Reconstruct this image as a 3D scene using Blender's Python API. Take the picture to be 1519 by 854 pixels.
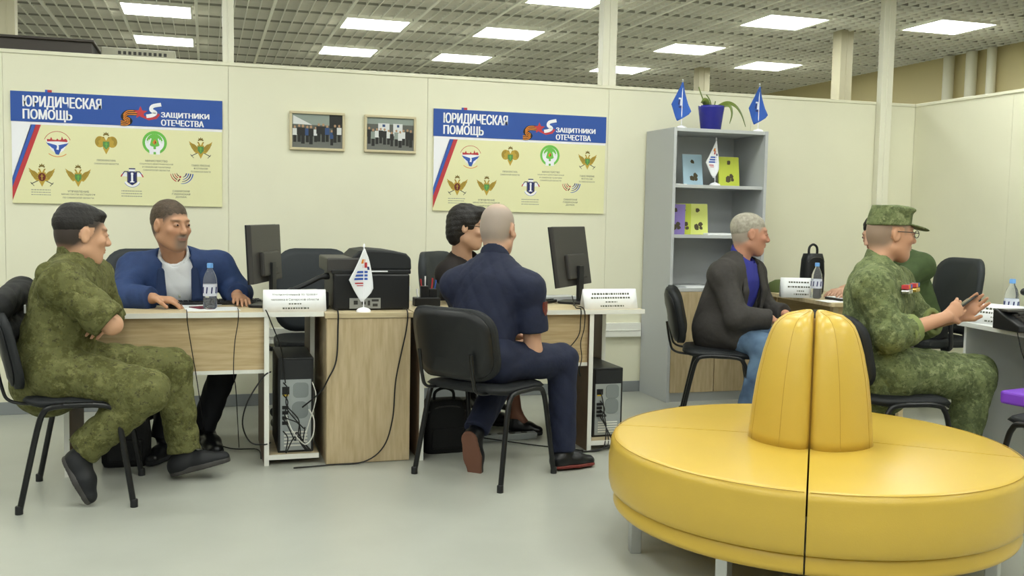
import bpy, bmesh, math, random
import numpy as np
from mathutils import Vector, Matrix
random.seed(7)
for _o in list(bpy.data.objects): bpy.data.objects.remove(_o)
S = bpy.context.scene
COL = S.collection
PI = math.pi

# ------------------------------------------------------------------ camera
YAW, PITCH, ROLL = math.radians(17.236), math.radians(-4.284), math.radians(1.106)
fw = Vector((math.sin(YAW)*math.cos(PITCH), math.cos(YAW)*math.cos(PITCH), math.sin(PITCH)))
rt0 = Vector((math.cos(YAW), -math.sin(YAW), 0)); up0 = rt0.cross(fw)
rt = rt0*math.cos(ROLL)+up0*math.sin(ROLL); up = -rt0*math.sin(ROLL)+up0*math.cos(ROLL)
cam = bpy.data.cameras.new('camera'); cam.sensor_width = 36; cam.sensor_fit = 'HORIZONTAL'
cam.lens = 1468.5/1519*36; cam.clip_end = 60
co = bpy.data.objects.new('camera', cam); COL.objects.link(co)
mw = Matrix((( rt.x, up.x, -fw.x, 0), (rt.y, up.y, -fw.y, 0), (rt.z, up.z, -fw.z, 1.245), (0, 0, 0, 1)))
co.matrix_world = mw
S.camera = co

# ------------------------------------------------------------------ world, exposure
wd = bpy.data.worlds.new('room_surroundings'); S.world = wd; wd.use_nodes = True
wb = wd.node_tree.nodes['Background']; wb.inputs[0].default_value = (.97, 1, .93, 1); wb.inputs[1].default_value = .30
S.view_settings.view_transform = 'Standard'; S.view_settings.look = 'None'
S.view_settings.exposure = 0.0; S.view_settings.gamma = 1; S.view_settings.use_curve_mapping = False
PANEL_POWER = 18.0

# ------------------------------------------------------------------ materials
def lin(h):
    if isinstance(h, str):
        v = [int(h[i:i+2], 16)/255 for i in (0, 2, 4)]
        return tuple(c/12.92 if c <= .04045 else ((c+.055)/1.055)**2.4 for c in v)
    return h
MATS = {}
def mat(name, c, rough=.6, metal=0, var=0, scale=8, bump=0, bscale=60, c2=None, spec=.5, trans=0, ior=1.45, emit=0, coat=0, stretch=None, alpha=1):
    if name in MATS: return MATS[name]
    m = bpy.data.materials.new(name); MATS[name] = m; m.use_nodes = True
    nt = m.node_tree; b = nt.nodes['Principled BSDF']; c = lin(c)
    b.inputs['Base Color'].default_value = (*c, 1); b.inputs['Roughness'].default_value = rough
    b.inputs['Metallic'].default_value = metal; b.inputs['Specular IOR Level'].default_value = spec
    b.inputs['Transmission Weight'].default_value = trans; b.inputs['IOR'].default_value = ior
    b.inputs['Coat Weight'].default_value = coat; b.inputs['Alpha'].default_value = alpha
    if emit:
        b.inputs['Emission Color'].default_value = (*c, 1); b.inputs['Emission Strength'].default_value = emit
    if var or bump or c2:
        tc = nt.nodes.new('ShaderNodeTexCoord'); mp = nt.nodes.new('ShaderNodeMapping')
        nt.links.new(tc.outputs['Object'], mp.inputs[0])
        if stretch: mp.inputs['Scale'].default_value = stretch
        if var or c2:
            n = nt.nodes.new('ShaderNodeTexNoise'); n.inputs['Scale'].default_value = scale; n.inputs['Detail'].default_value = 5
            nt.links.new(mp.outputs[0], n.inputs[0])
            r = nt.nodes.new('ShaderNodeValToRGB'); nt.links.new(n.outputs[0], r.inputs[0])
            if c2: a, d = lin(c2), c
            else: a, d = tuple(v*(1-var) for v in c), tuple(min(1, v*(1+var)) for v in c)
            r.color_ramp.elements[0].color = (*a, 1); r.color_ramp.elements[1].color = (*d, 1)
            r.color_ramp.elements[0].position = .33; r.color_ramp.elements[1].position = .67
            nt.links.new(r.outputs[0], b.inputs['Base Color'])
        if bump:
            n2 = nt.nodes.new('ShaderNodeTexNoise'); n2.inputs['Scale'].default_value = bscale; n2.inputs['Detail'].default_value = 4
            nt.links.new(mp.outputs[0], n2.inputs[0])
            bp = nt.nodes.new('ShaderNodeBump'); bp.inputs['Strength'].default_value = bump; bp.inputs['Distance'].default_value = .01
            nt.links.new(n2.outputs[0], bp.inputs['Height']); nt.links.new(bp.outputs[0], b.inputs['Normal'])
    return m
def camo(name, cols, scale=16):
    m = bpy.data.materials.new(name); MATS[name] = m; m.use_nodes = True
    nt = m.node_tree; b = nt.nodes['Principled BSDF']; b.inputs['Roughness'].default_value = .85; b.inputs['Specular IOR Level'].default_value = .2
    tc = nt.nodes.new('ShaderNodeTexCoord')
    prev = None
    for i, (h, sc, th) in enumerate(cols):
        c = (*lin(h), 1)
        if prev is None:
            rgb = nt.nodes.new('ShaderNodeRGB'); rgb.outputs[0].default_value = c; prev = rgb.outputs[0]; continue
        mp = nt.nodes.new('ShaderNodeMapping'); mp.inputs['Location'].default_value = (i*3.1, i*1.7, i*5.3)
        nt.links.new(tc.outputs['Object'], mp.inputs[0])
        n = nt.nodes.new('ShaderNodeTexNoise'); n.inputs['Scale'].default_value = sc*scale; n.inputs['Detail'].default_value = 6; n.inputs['Roughness'].default_value = .7
        nt.links.new(mp.outputs[0], n.inputs[0])
        r = nt.nodes.new('ShaderNodeValToRGB'); r.color_ramp.elements[0].position = th; r.color_ramp.elements[1].position = th+.07
        nt.links.new(n.outputs[0], r.inputs[0])
        mx = nt.nodes.new('ShaderNodeMix'); mx.data_type = 'RGBA'
        nt.links.new(r.outputs[0], mx.inputs[0]); nt.links.new(prev, mx.inputs[6]); mx.inputs[7].default_value = c
        prev = mx.outputs[2]
    nt.links.new(prev, b.inputs['Base Color'])
    n2 = nt.nodes.new('ShaderNodeTexNoise'); n2.inputs['Scale'].default_value = 20; n2.inputs['Detail'].default_value = 5; n2.inputs['Distortion'].default_value = .8
    nt.links.new(tc.outputs['Object'], n2.inputs[0]); bp = nt.nodes.new('ShaderNodeBump'); bp.inputs['Strength'].default_value = .55; bp.inputs['Distance'].default_value = .02
    nt.links.new(n2.outputs[0], bp.inputs['Height']); nt.links.new(bp.outputs[0], b.inputs['Normal'])
    return m
M_WALL = mat('cream_wall', 'E8E6CE', .55, var=.02, scale=2)
M_SEAM = mat('wall_batten', 'D6D4B4', .5)
M_RAIL = mat('wall_top_rail', 'E8E6CE', .4)
M_POST = mat('post_white', 'EDEBD8', .35)
M_FLOOR = mat('linoleum', 'AAACA3', .32, var=.035, scale=3.5, bump=.02, bscale=120)
M_BASE = mat('baseboard_grey', '8B8F90', .5)
M_CEIL = mat('louvre', 'E4E2DA', .5)
M_RUN = mat('runner_white', 'F2F2EA', .45)
M_CROSS = mat('runner_gap_shade', '98978E', .6)  # darker grey stands in for the shade in gaps between ceiling modules
M_SLAB = mat('ceiling_slab', 'B4B2A8', .8)
M_PANEL = mat('lamp_diffuser', (.965, 1, .935), .5, emit=PANEL_POWER)
M_WHITE = mat('white_laminate', 'E6E6DE', .4)
M_WOOD = mat('oak_laminate', 'C6B390', .45, c2='B29E7A', scale=9, stretch=(6, 6, .7))
M_WOODH = mat('oak_laminate_horizontal', 'CBB68E', .45, c2='B8A078', scale=9, stretch=(.7, 6, 9))
M_WOODD = mat('brown_panel', '6F5844', .5, var=.08, scale=12)
M_TOP = mat('desk_top', 'CDBE9C', .4, c2='BBA882', scale=7, stretch=(.7, 6, 6))
M_BLACK = mat('black_plastic', '17181A', .42)
M_BLACK2 = mat('black_matte', '1E2022', .6, bump=.1, bscale=300)
M_DGREY = mat('dark_grey_plastic', '3C3A38', .45)
M_FAB = mat('black_upholstery', '16191C', .62, bump=.12, bscale=260)
M_TUBE = mat('black_tube', '141516', .3)
M_STEEL = mat('galvanised_steel', 'A9AFB0', .45, metal=.4)
M_CHROME = mat('brushed_chrome', 'C6C8C8', .3, metal=.9)
M_GREY = mat('bookcase_grey', 'B9BCBE', .5)
M_YEL = mat('yellow_leatherette', 'C9A946', .30, var=.03, scale=3, bump=.05, bscale=240)
M_YELS = mat('yellow_seam', 'B49238', .6)
M_PAPER = mat('paper_white', 'EEF0F2', .6)
M_BLUEP = mat('poster_blue', '2B53A5', .4)
M_CREAM = mat('poster_cream', 'E9E7B8', .45)
M_PWHITE = mat('print_white', 'F4F4FA', .45)
M_RED = mat('print_red', 'C03A40', .5)
M_ORANGE = mat('print_orange', 'E08A30', .5)
M_PBLUE = mat('print_blue', '3A5FB8', .5)
M_NAVY = mat('print_navy', '242C66', .5)
M_GOLD = mat('print_gold', 'C0A03C', .5)
M_GOLDD = mat('print_gold_dark', '7C6A28', .5)
M_GREEN = mat('print_green', '6FBF4E', .5)
M_GREEND = mat('print_dark_green', '5C8C4C', .5)
M_MAROON = mat('print_maroon', '6A2A1C', .5)
M_INK = mat('print_ink', '55584E', .6)
M_INKL = mat('print_light_ink', '9A9C8C', .6)
M_PK = mat('print_black', '1C1A1A', .5)

# ------------------------------------------------------------------ mesh helpers
class MB:
    def __init__(s): s.v = []; s.f = []; s.m = []; s.mi = 0; s.smooth = []
        # mi = current material slot
    def add(s, vs, fs, sm=False):
        o = len(s.v); s.v += [tuple(v) for v in vs]
        for f in fs: s.f.append(tuple(i+o for i in f)); s.m.append(s.mi); s.smooth.append(sm)
        return s
    def box(s, x0, x1, y0, y1, z0, z1):
        return s.add([(x0, y0, z0), (x1, y0, z0), (x1, y1, z0), (x0, y1, z0), (x0, y0, z1), (x1, y0, z1), (x1, y1, z1), (x0, y1, z1)],
                     [(3, 2, 1, 0), (4, 5, 6, 7), (0, 1, 5, 4), (1, 2, 6, 5), (2, 3, 7, 6), (3, 0, 4, 7)])
    def obox(s, c, size, R):
        c = Vector(c); vs = []
        for z in (-.5, .5):
            for (x, y) in ((-.5, -.5), (.5, -.5), (.5, .5), (-.5, .5)): vs.append(c+R@Vector((x*size[0], y*size[1], z*size[2])))
        return s.add(vs, [(3, 2, 1, 0), (4, 5, 6, 7), (0, 1, 5, 4), (1, 2, 6, 5), (2, 3, 7, 6), (3, 0, 4, 7)])
    def tube(s, pts, r, n=8, flat=None):
        pts = [Vector(p) for p in pts]; k = len(pts); rs = r if isinstance(r, (list, tuple)) else [r]*k
        ring = []; prevn = None
        for i, p in enumerate(pts):
            t = (pts[min(i+1, k-1)]-pts[max(i-1, 0)]).normalized()
            if prevn is None:
                a = Vector((0, 0, 1)) if abs(t.z) < .9 else Vector((1, 0, 0)); nn = t.cross(a).normalized()
            else: nn = (prevn-t*prevn.dot(t)).normalized()
            prevn = nn; b = t.cross(nn)
            ring.append([p+nn*rs[i]*math.cos(2*PI*j/n)+b*rs[i]*math.sin(2*PI*j/n)*(flat or 1) for j in range(n)])
        vs = [v for q in ring for v in q]; fs = []
        for i in range(k-1):
            for j in range(n): fs.append((i*n+j, i*n+(j+1) % n, (i+1)*n+(j+1) % n, (i+1)*n+j))
        s.add(vs, fs, True)
        s.add(ring[0], [tuple(range(n-1, -1, -1))]); s.add(ring[-1], [tuple(range(n))])
        return s
    def lathe(s, prof, c=(0, 0, 0), n=20, cap=True):
        vs = []; fs = []
        for r, z in prof:
            for j in range(n): a = 2*PI*j/n; vs.append((c[0]+r*math.cos(a), c[1]+r*math.sin(a), c[2]+z))
        for i in range(len(prof)-1):
            for j in range(n): fs.append((i*n+j, i*n+(j+1) % n, (i+1)*n+(j+1) % n, (i+1)*n+j))
        s.add(vs, fs, True)
        if cap:
            s.add(vs[:n], [tuple(range(n-1, -1, -1))]); s.add(vs[-n:], [tuple(range(n))])
        return s
    def prism(s, poly, z0, z1):
        n = len(poly)
        if sum(poly[i][0]*poly[(i+1) % n][1]-poly[(i+1) % n][0]*poly[i][1] for i in range(n)) < 0: poly = poly[::-1]
        vs = [(x, y, z0) for x, y in poly]+[(x, y, z1) for x, y in poly]
        return s.add(vs, [tuple(range(n-1, -1, -1)), tuple(range(n, 2*n))]+[(i, (i+1) % n, n+(i+1) % n, n+i) for i in range(n)])
    def sheet(s, grid, th=.002):
        # grid[i][j] points of a cloth sheet, given thickness
        a = len(grid); b = len(grid[0]); G = [[Vector(p) for p in r] for r in grid]; vs = []; fs = []
        N = [[None]*b for _ in range(a)]
        for i in range(a):
            for j in range(b):
                du = G[min(i+1, a-1)][j]-G[max(i-1, 0)][j]; dv = G[i][min(j+1, b-1)]-G[i][max(j-1, 0)]
                N[i][j] = du.cross(dv).normalized() if du.cross(dv).length > 1e-9 else Vector((0, 0, 1))
        for sg in (.5, -.5):
            for i in range(a):
                for j in range(b): vs.append(G[i][j]+N[i][j]*th*sg)
        o = a*b
        for i in range(a-1):
            for j in range(b-1):
                q = (i*b+j, (i+1)*b+j, (i+1)*b+j+1, i*b+j+1); fs.append(q); fs.append(tuple(o+x for x in q[::-1]))
        for i in range(a-1):
            fs.append((i*b, o+i*b, o+(i+1)*b, (i+1)*b)); fs.append((i*b+b-1, (i+1)*b+b-1, o+(i+1)*b+b-1, o+i*b+b-1))
        for j in range(b-1):
            fs.append((j, j+1, o+j+1, o+j)); q = (a-1)*b; fs.append((q+j, o+q+j, o+q+j+1, q+j+1))
        return s.add(vs, fs, True)
    def build(s, name, mats, parent=None, bevel=0, loc=None, seg=2):
        me = bpy.data.meshes.new(name); me.from_pydata(s.v, [], s.f)
        if not isinstance(mats, (list, tuple)): mats = [mats]
        for m in mats: me.materials.append(m)
        me.polygons.foreach_set('material_index', s.m); me.polygons.foreach_set('use_smooth', s.smooth)
        me.update()
        return link(name, me, parent, bevel, loc, seg)
def link(name, me, parent=None, bevel=0, loc=None, seg=2):
    o = bpy.data.objects.new(name, me); COL.objects.link(o); o.parent = parent
    if loc: o.location = loc
    if bevel:
        b = o.modifiers.new('bevel', 'BEVEL'); b.width = bevel; b.segments = seg; b.limit_method = 'ANGLE'; b.angle_limit = math.radians(40)
    return o
def tag(o, label, cat=None, group=None, kind=None):
    o['label'] = label
    if cat: o['category'] = cat
    if group: o['group'] = group
    if kind: o['kind'] = kind
    return o
def thing(name, label, cat, loc=(0, 0, 0), rz=0, group=None, rot=None):
    o = bpy.data.objects.new(name, None); COL.objects.link(o); o.location = loc; o.rotation_euler = rot or (0, 0, rz)
    o.empty_display_size = .1
    return tag(o, label, cat, group)
def copy_tree(o, parent=None):
    c = o.copy(); COL.objects.link(c); c.parent = parent
    for ch in list(o.children): copy_tree(ch, c)
    return c
def struct(name, mb, m, label, cat='wall', bevel=0):
    return tag(mb.build(name, m, None, bevel), label, cat, None, 'structure')
def smooth_path(pts, n=6):
    P = [Vector(p) for p in pts]; out = []
    for i in range(len(P)-1):
        a = P[max(i-1, 0)]; b = P[i]; c = P[i+1]; d = P[min(i+2, len(P)-1)]
        for k in range(n):
            t = k/n
            out.append(.5*((2*b)+(c-a)*t+(2*a-5*b+4*c-d)*t*t+(3*b-a-3*c+d)*t**3))
    return out+[P[-1]]
def text_mesh(txt, x0, x1, y0, y1, z, bold=0.0):
    cu = bpy.data.curves.new('t', 'FONT'); cu.body = txt; cu.size = 1; cu.offset = bold; cu.resolution_u = 3; cu.fill_mode = 'FRONT'
    o = bpy.data.objects.new('t', cu); COL.objects.link(o)
    dg = bpy.context.evaluated_depsgraph_get(); me = bpy.data.meshes.new_from_object(o.evaluated_get(dg))
    vs = [v.co.copy() for v in me.vertices]; fs = [tuple(p.vertices) for p in me.polygons]
    bpy.data.objects.remove(o); bpy.data.curves.remove(cu); bpy.data.meshes.remove(me)
    if not vs: return [], []
    ax = min(v.x for v in vs); bx = max(v.x for v in vs); ay = min(v.y for v in vs); by = max(v.y for v in vs)
    sx = (x1-x0)/(bx-ax); sy = (y1-y0)/(by-ay)
    return [(x0+(v.x-ax)*sx, y0+(v.y-ay)*sy, z) for v in vs], fs

# ------------------------------------------------------------------ room shell
D = 6.419; HW = 2.14; HC = 2.97; XR = 5.2
struct('floor', MB().box(-7, 8.5, -4, 14.5, -.1, 0), M_FLOOR, 'grey linoleum floor of the office', 'floor')
# partition wall at the back, panel by panel
wb_ = MB().box(-6, XR+.08, D+.012, D+.07, 0, HW-.02)
wall_back = struct('wall_back', wb_, M_WALL, 'long cream partition wall with posters', 'wall')
seams = [-6, -4.85, -3.6, -2.36, -1.12, .137, 1.39, 2.667, 3.78, XR]
for a, b in zip(seams[:-1], seams[1:]):
    MB().box(a+.0008, b-.0008, D, D+.0125, .075, HW-.02).build('wall_panel', M_WALL, wall_back, .0008)
MB().box(-6, XR+.09, D-.008, D+.08, HW-.022, HW).build('top_rail', M_RAIL, wall_back, .003)
tag(MB().box(-6, XR, D-.012, D+.001, 0, .075).build('baseboard_back', M_BASE, None, .003), 'grey baseboard along the long cream partition', 'baseboard', None, 'structure')
# right partition, perpendicular
wr_ = MB().box(XR+.012, XR+.08, -1, D+.012, 0, HW-.02)
wall_right = struct('wall_right', wr_, M_WALL, 'cream partition wall standing behind the white desk', 'wall')
ys = [D, 5.45, 4.25, 3.05, 1.85, .65, -1]
for b, a in zip(ys[:-1], ys[1:]):
    MB().box(XR, XR+.0125, a+.0008, b-.0008, .075, HW-.02).build('wall_panel', M_WALL, wall_right, .0008)
MB().box(XR-.008, XR+.09, -1, D+.08, HW-.022, HW).build('top_rail', M_RAIL, wall_right, .003)
tag(MB().box(XR-.012, XR+.001, -1, D, 0, .075).build('baseboard_right', M_BASE, None, .003), 'grey baseboard along the partition behind the white desk', 'baseboard', None, 'structure')
# building walls beyond the partition
struct('wall_far_right', MB().box(7.45, 7.6, -4, 14.5, 0, 3.2), mat('far_wall', 'D8CC9E', .6), 'beige building wall with pipes beyond the partition', 'wall')
struct('wall_far_back', MB().box(-7, 7.6, 14, 14.2, 0, 3.2), MATS['far_wall'], 'beige building wall far behind the partition', 'wall')
for i, (y, r) in enumerate(((8.62, .055), (8.3, .055), (8.03, .045))):
    t = MB(); t.tube([(7.37, y, .4), (7.37, y, 2.96)], r, 14)
    tag(t.build('wall_pipe', M_POST), ['thick white pipe on beige wall farthest behind the partition', 'middle white pipe of three on the beige wall', 'thinnest white pipe on the beige wall'][i], 'pipe', 'pipes on the beige wall')
# posts
def post(n, x0, x1, y0, y1, z0, label, m=M_POST):
    mb = MB().box(x0, x1, y0, y1, z0, HC); mb.box((x0+x1)/2-.006, (x0+x1)/2+.006, y0-.004, y0+.002, z0, HC)
    struct('trim_%d' % n, mb, m, label, 'post', .003)
post(1, .103, .171, D+.015, D+.075, HW-.001, 'slim cream post rising above the partition past framed photos')
post(2, 2.615, 2.718, D+.005, D+.095, HW-.001, 'wide cream post above the partition right of second poster')
post(3, 4.84, 4.94, D-.06, D-.005, 0, 'tall white post in front of partition near the corner')
post(4, XR+.005, XR+.075, 5.15, 5.25, HW-.001, 'cream post rising from the partition behind the white desk')
post(5, -1.46, -1.34, 8.2, 8.32, 0, 'grey-beige column beyond partition above dark duct', mat('post_beige', 'BDB79C', .5))
post(6, 5.52, 5.65, 7.85, 7.98, 0, 'beige column beyond the partition before the beige wall', MATS['post_beige'])
post(7, 5.43, 5.57, 10.4, 10.53, 0, 'distant beige column seen above the potted plant', MATS['post_beige'])
# ceiling
ceil = struct('ceiling', MB().box(-7, 7.6, -4, 14.2, 3.3, 3.4), M_SLAB, 'open-cell louvre ceiling with white runners', 'ceiling')
bl = MB(); bw = MB(); MX = .63; MY = .55; X0 = -.70; Y0 = 9.0
i0, i1 = -10, 13
for i in range(i0*6, i1*6):
    if i % 6: x = X0+i*MX/6; bw.box(x-.0035, x+.0035, -4, 14, HC-.010, HC+.075)
j0, j1 = -23, 10
for j in range(j0*6, j1*6):
    if j % 6: y = Y0+j*MY/6; bl.box(-7, 7.45, y-.003, y+.003, HC, HC+.075)
tag(bw.build('louvre_ribs', M_RUN, ceil), 'thin white ribs of the louvre grid', None, None, 'stuff')
tag(bl.build('louvre_blades', M_CEIL, ceil), 'grey open-cell louvre grid', None, None, 'stuff')
for i in range(i0, i1):
    x = X0+i*MX; MB().box(x-.013, x+.013, -4, 14, HC-.013, HC+.045).build('ceiling_runner', M_RUN, ceil)
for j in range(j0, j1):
    y = Y0+j*MY; MB().box(-7, 7.45, y-.006, y+.006, HC-.001, HC+.045).build('cross_runner', M_CROSS, ceil)  # bars coloured dark to paint the shadow lines between modules

def lamp():
    t = thing('ceiling_light', 'square white glowing light panel set in the louvre ceiling', 'ceiling light', (0, 0, HC), 0, 'ceiling light panels')
    f = MB()
    for a, b, c, d in ((0, .6, 0, .02), (0, .6, .53, .55), (0, .02, .02, .53), (.58, .6, .02, .53)): f.box(a, b, c, d, -.022, .02)
    f.build('frame', M_RUN, t)
    MB().box(.02, .58, .02, .53, -.018, .0).build('diffuser', M_PANEL, t)
    return t
lamp0 = lamp(); spots = [(-.70, 9.05), (-.70, 10.7), (1.19, 8.95), (1.17, 10.6), (2.46, 8.9), (2.42, 10.55), (4.42, 9.0), (4.34, 10.6), (4.52, 7.42), (5.74, 9.66), (5.94, 7.05), (2.46, 7.25)]
for x in (-4.0, -2.6, -.7, 1.19, 2.46, 4.35):
    for y in (-2, -.3, 1.4, 3.1, 4.8): spots.append((x, y))
for x, y in ((-.7, 7.3), (1.19, 7.3), (-2.6, 9.0), (-2.6, 7.3)): spots.append((x, y))
LAMP_LABELS = ['square light panel above ventilation unit, row nearer the desks', 'square light panel above ventilation unit, row farther from the desks', 'square light panel above framed photos, row nearer the desks',
    'square light panel above framed photos, row farther from the desks', 'square light panel between framed photos and wide post, row nearer the desks', 'square light panel between framed photos and wide post, row farther from desks',
    'square light panel above potted plant, middle of its line', 'square light panel half hidden behind the wide cream post', 'square light panel above bookcase, nearest the desks in its line',
    'square light panel between distant column and beige column', 'square light panel nearest the pipes on the beige wall', 'square light panel over second poster beside the wide cream post']
for i, (x, y) in enumerate(spots):
    o = lamp0 if i == 0 else copy_tree(lamp0); o.location = (x, y, HC)
    o['label'] = LAMP_LABELS[i] if i < len(LAMP_LABELS) else 'square glowing light panel in louvre ceiling over desks and sofa'
# things on top of the partition at the left
dk = MB().box(-2.6, -.66, 6.62, 7.1, 2.05, 2.235); dk.box(-2.6, -.645, 6.6, 7.12, 2.235, 2.25)
tag(dk.build('dark_duct', mat('duct_brown', '4A4440', .5), None, .004), 'dark brown duct box lying behind the partition top', 'duct')
ac = thing('air_unit', 'grey-beige ventilation unit with slots behind the partition', 'ventilation unit', (-.62, 6.75, 0))
MB().box(0, .44, 0, .35, 0, 2.235).build('casing', mat('air_grey', 'B9B7A4', .5), ac, .006)
for k in range(10):
    MB().box(.10+k*.03, .118+k*.03, -.004, .004, 2.195, 2.215).build('slot', M_DGREY, ac)
for nm, x0, x1, lb in (('cable_trunking', -2.4, 2.945, 'white cable trunking along partition below the desks'),):
    t = MB().box(x0, x1, D-.035, D-.0005, .395, .495); t.box(x0, x1, D-.04, D-.034, .44, .446)
    tag(t.build(nm, mat('trunk_white', 'EDEDE4', .4), None, .004), lb, 'trunking')

# ------------------------------------------------------------------ furniture
def rounded_poly(w, h, r, n=5, cx=0, cy=0):
    out = []
    for sx, sy, a0 in ((1, 1, 0), (-1, 1, 90), (-1, -1, 180), (1, -1, 270)):
        for k in range(n+1):
            a = math.radians(a0+90*k/n); out.append((cx+sx*(w/2-r)+r*math.cos(a), cy+sy*(h/2-r)+r*math.sin(a)))
    return out
# left desk ------------------------------------------------------------
FY = 4.865   # desk front line
dk1 = thing('office_desk', 'oak and white desk with blue-jacketed man behind it', 'desk', (0, 0, 0))
MB().box(-.64, .551, FY, 5.47, .728, .75).build('desk_top', M_TOP, dk1)
MB().box(-.64, .551, FY-.004, FY, .728, .752).build('front_edge', M_WHITE, dk1)
MB().box(-.60, .268, FY+.03, FY+.048, .47, .728).build('modesty_panel', M_WOODH, dk1)
MB().box(-.60, .268, FY+.026, FY+.050, .452, .47).build('lower_edge', M_WHITE, dk1)
for x0, a, m in ((-.622, 5.44, 0), (.268, 5.44, 0)):
    p = MB().box(x0, x0+.022, FY+.006, a, .0, .728).build('side_panel', M_WOODD, dk1)
    MB().box(x0-.0005, x0+.0225, FY+.001, FY+.006, .0, .728).build('panel_edge', M_WHITE, p)
p = MB().box(.512, .53, 5.12, 5.44, .03, .728).build('side_panel', M_WOODD, dk1); MB().box(.51, .532, 5.115, 5.12, .03, .728).build('panel_edge', M_WHITE, p)
MB().box(.29, .53, FY+.01, 5.44, .03, .05).build('computer_shelf', M_TOP, dk1)
MB().box(.29, .53, FY+.004, FY+.01, .028, .052).build('shelf_edge', M_WHITE, dk1)
# pedestal between the desks --------------------------------------------
cb = thing('side_cabinet', 'tall plain oak side cabinet between the two desks', 'cabinet', (0, 0, 0))
MB().box(.56, .975, 4.835, 5.42, 0, .722).build('body', M_WOOD, cb, .001)
MB().box(.552, .984, 4.82, 5.44, .722, .748).build('top', M_TOP, cb, .002)
MB().box(.562, .973, 4.826, 4.835, .004, .72).build('front_panel', M_WOOD, cb, .001)
# right desk -------------------------------------------------------------
FY2 = 4.81
dk2 = thing('office_desk', 'oak and white desk with woman in black behind it', 'desk', (0, 0, 0))
MB().box(.99, 2.235, FY2, 5.42, .728, .75).build('desk_top', M_TOP, dk2)
MB().box(.99, 2.235, FY2-.004, FY2, .728, .752).build('front_edge', M_WHITE, dk2)
MB().box(1.04, 1.925, FY2+.03, FY2+.048, .47, .728).build('modesty_panel', M_WOODH, dk2)
MB().box(1.04, 1.925, FY2+.026, FY2+.050, .452, .47).build('lower_edge', M_WHITE, dk2)
for x0 in (1.02, 1.925):
    p = MB().box(x0, x0+.022, FY2+.006, 5.40, .0, .728).build('side_panel', M_WOODD, dk2)
    MB().box(x0-.0005, x0+.0225, FY2+.001, FY2+.006, .0, .728).build('panel_edge', M_WHITE, p)
p = MB().box(2.165, 2.183, 5.22, 5.40, .03, .728).build('side_panel', M_WOODD, dk2); MB().box(2.163, 2.185, 5.215, 5.22, .03, .728).build('panel_edge', M_WHITE, p)
MB().box(1.947, 2.20, FY2+.01, 5.40, .03, .05).build('computer_shelf', M_TOP, dk2)
MB().box(1.947, 2.20, FY2+.004, FY2+.01, .028, .052).build('shelf_edge', M_WHITE, dk2)
# small table at the far right back --------------------------------------
tb = thing('corner_table', 'light oak table with black bag before partition corner', 'table', (3.58, 5.08, 0))
MB().prism([(0, 0), (.02, -.012), (.63, -.02), (.63, .87), (.065, .87)], .725, .75).build('table_top', M_TOP, tb, .002)
for x, y in ((.06, .06), (.1, .80), (.56, .05), (.56, .80)): MB().box(x, x+.035, y, y+.035, 0, .725).build('leg', M_TOP, tb, .002)
MB().box(.12, .58, .77, .786, .35, .725).build('back_panel', M_WOODH, tb)
MB().box(.10, .58, .075, .09, .62, .725).build('apron', M_WOODH, tb)
# white desk on the right ------------------------------------------------
rz6 = math.radians(-8)
wd6 = thing('white_desk', 'white laminate desk with telephone beside soldier in cap', 'desk', (3.635, 4.10, 0), rz6)
M_W2 = mat('cool_white_laminate', 'DCDEDE', .4)
MB().box(0, .72, -.66, 0, .726, .75).build('desk_top', M_W2, wd6, .002)
MB().box(.03, .70, -.04, -.02, 0, .726).build('end_panel', M_W2, wd6, .001)
MB().box(.03, .70, -.64, -.62, 0, .726).build('end_panel', M_W2, wd6, .001)
MB().box(.52, .538, -.62, -.04, .25, .726).build('modesty_panel', mat('pale_panel', 'C6C8C6', .5), wd6, .001)
# bookcase ---------------------------------------------------------------
bc = thing('bookcase', 'tall grey open bookcase with oak doors below', 'bookcase', (2.95, 5.97, 0))
BW, BD_, BH = .705, .43, 1.835
MB().box(0, .022, 0, BD_, .0, BH).build('side_panel', M_GREY, bc, .001)
MB().box(BW-.022, BW, 0, BD_, .0, BH).build('side_panel', M_GREY, bc, .001)
MB().box(.022, BW-.022, .004, BD_, BH-.024, BH-.001).build('top_panel', M_GREY, bc, .001)
MB().box(.022, BW-.022, BD_-.012, BD_, .04, BH-.024).build('back_panel', M_GREY, bc)
for z in (1.462, 1.128, .77): MB().box(.022, BW-.022, .012, BD_-.012, z-.022, z).build('shelf', M_GREY, bc, .001)
MB().box(.022, BW-.022, .02, .036, 0, .06).build('plinth', M_GREY, bc)
for k in range(2):
    a = .024+k*.331; d = MB().box(a, a+.326, .0, .018, .064, .745).build('door', M_WOOD, bc, .001)
    hx = a+.30 if k == 0 else a+.026
    MB().tube(smooth_path([(hx, .0, .56), (hx, -.022, .57), (hx, -.022, .65), (hx, .0, .66)], 4), .004, 6).build('handle', M_CHROME, d)

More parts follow.
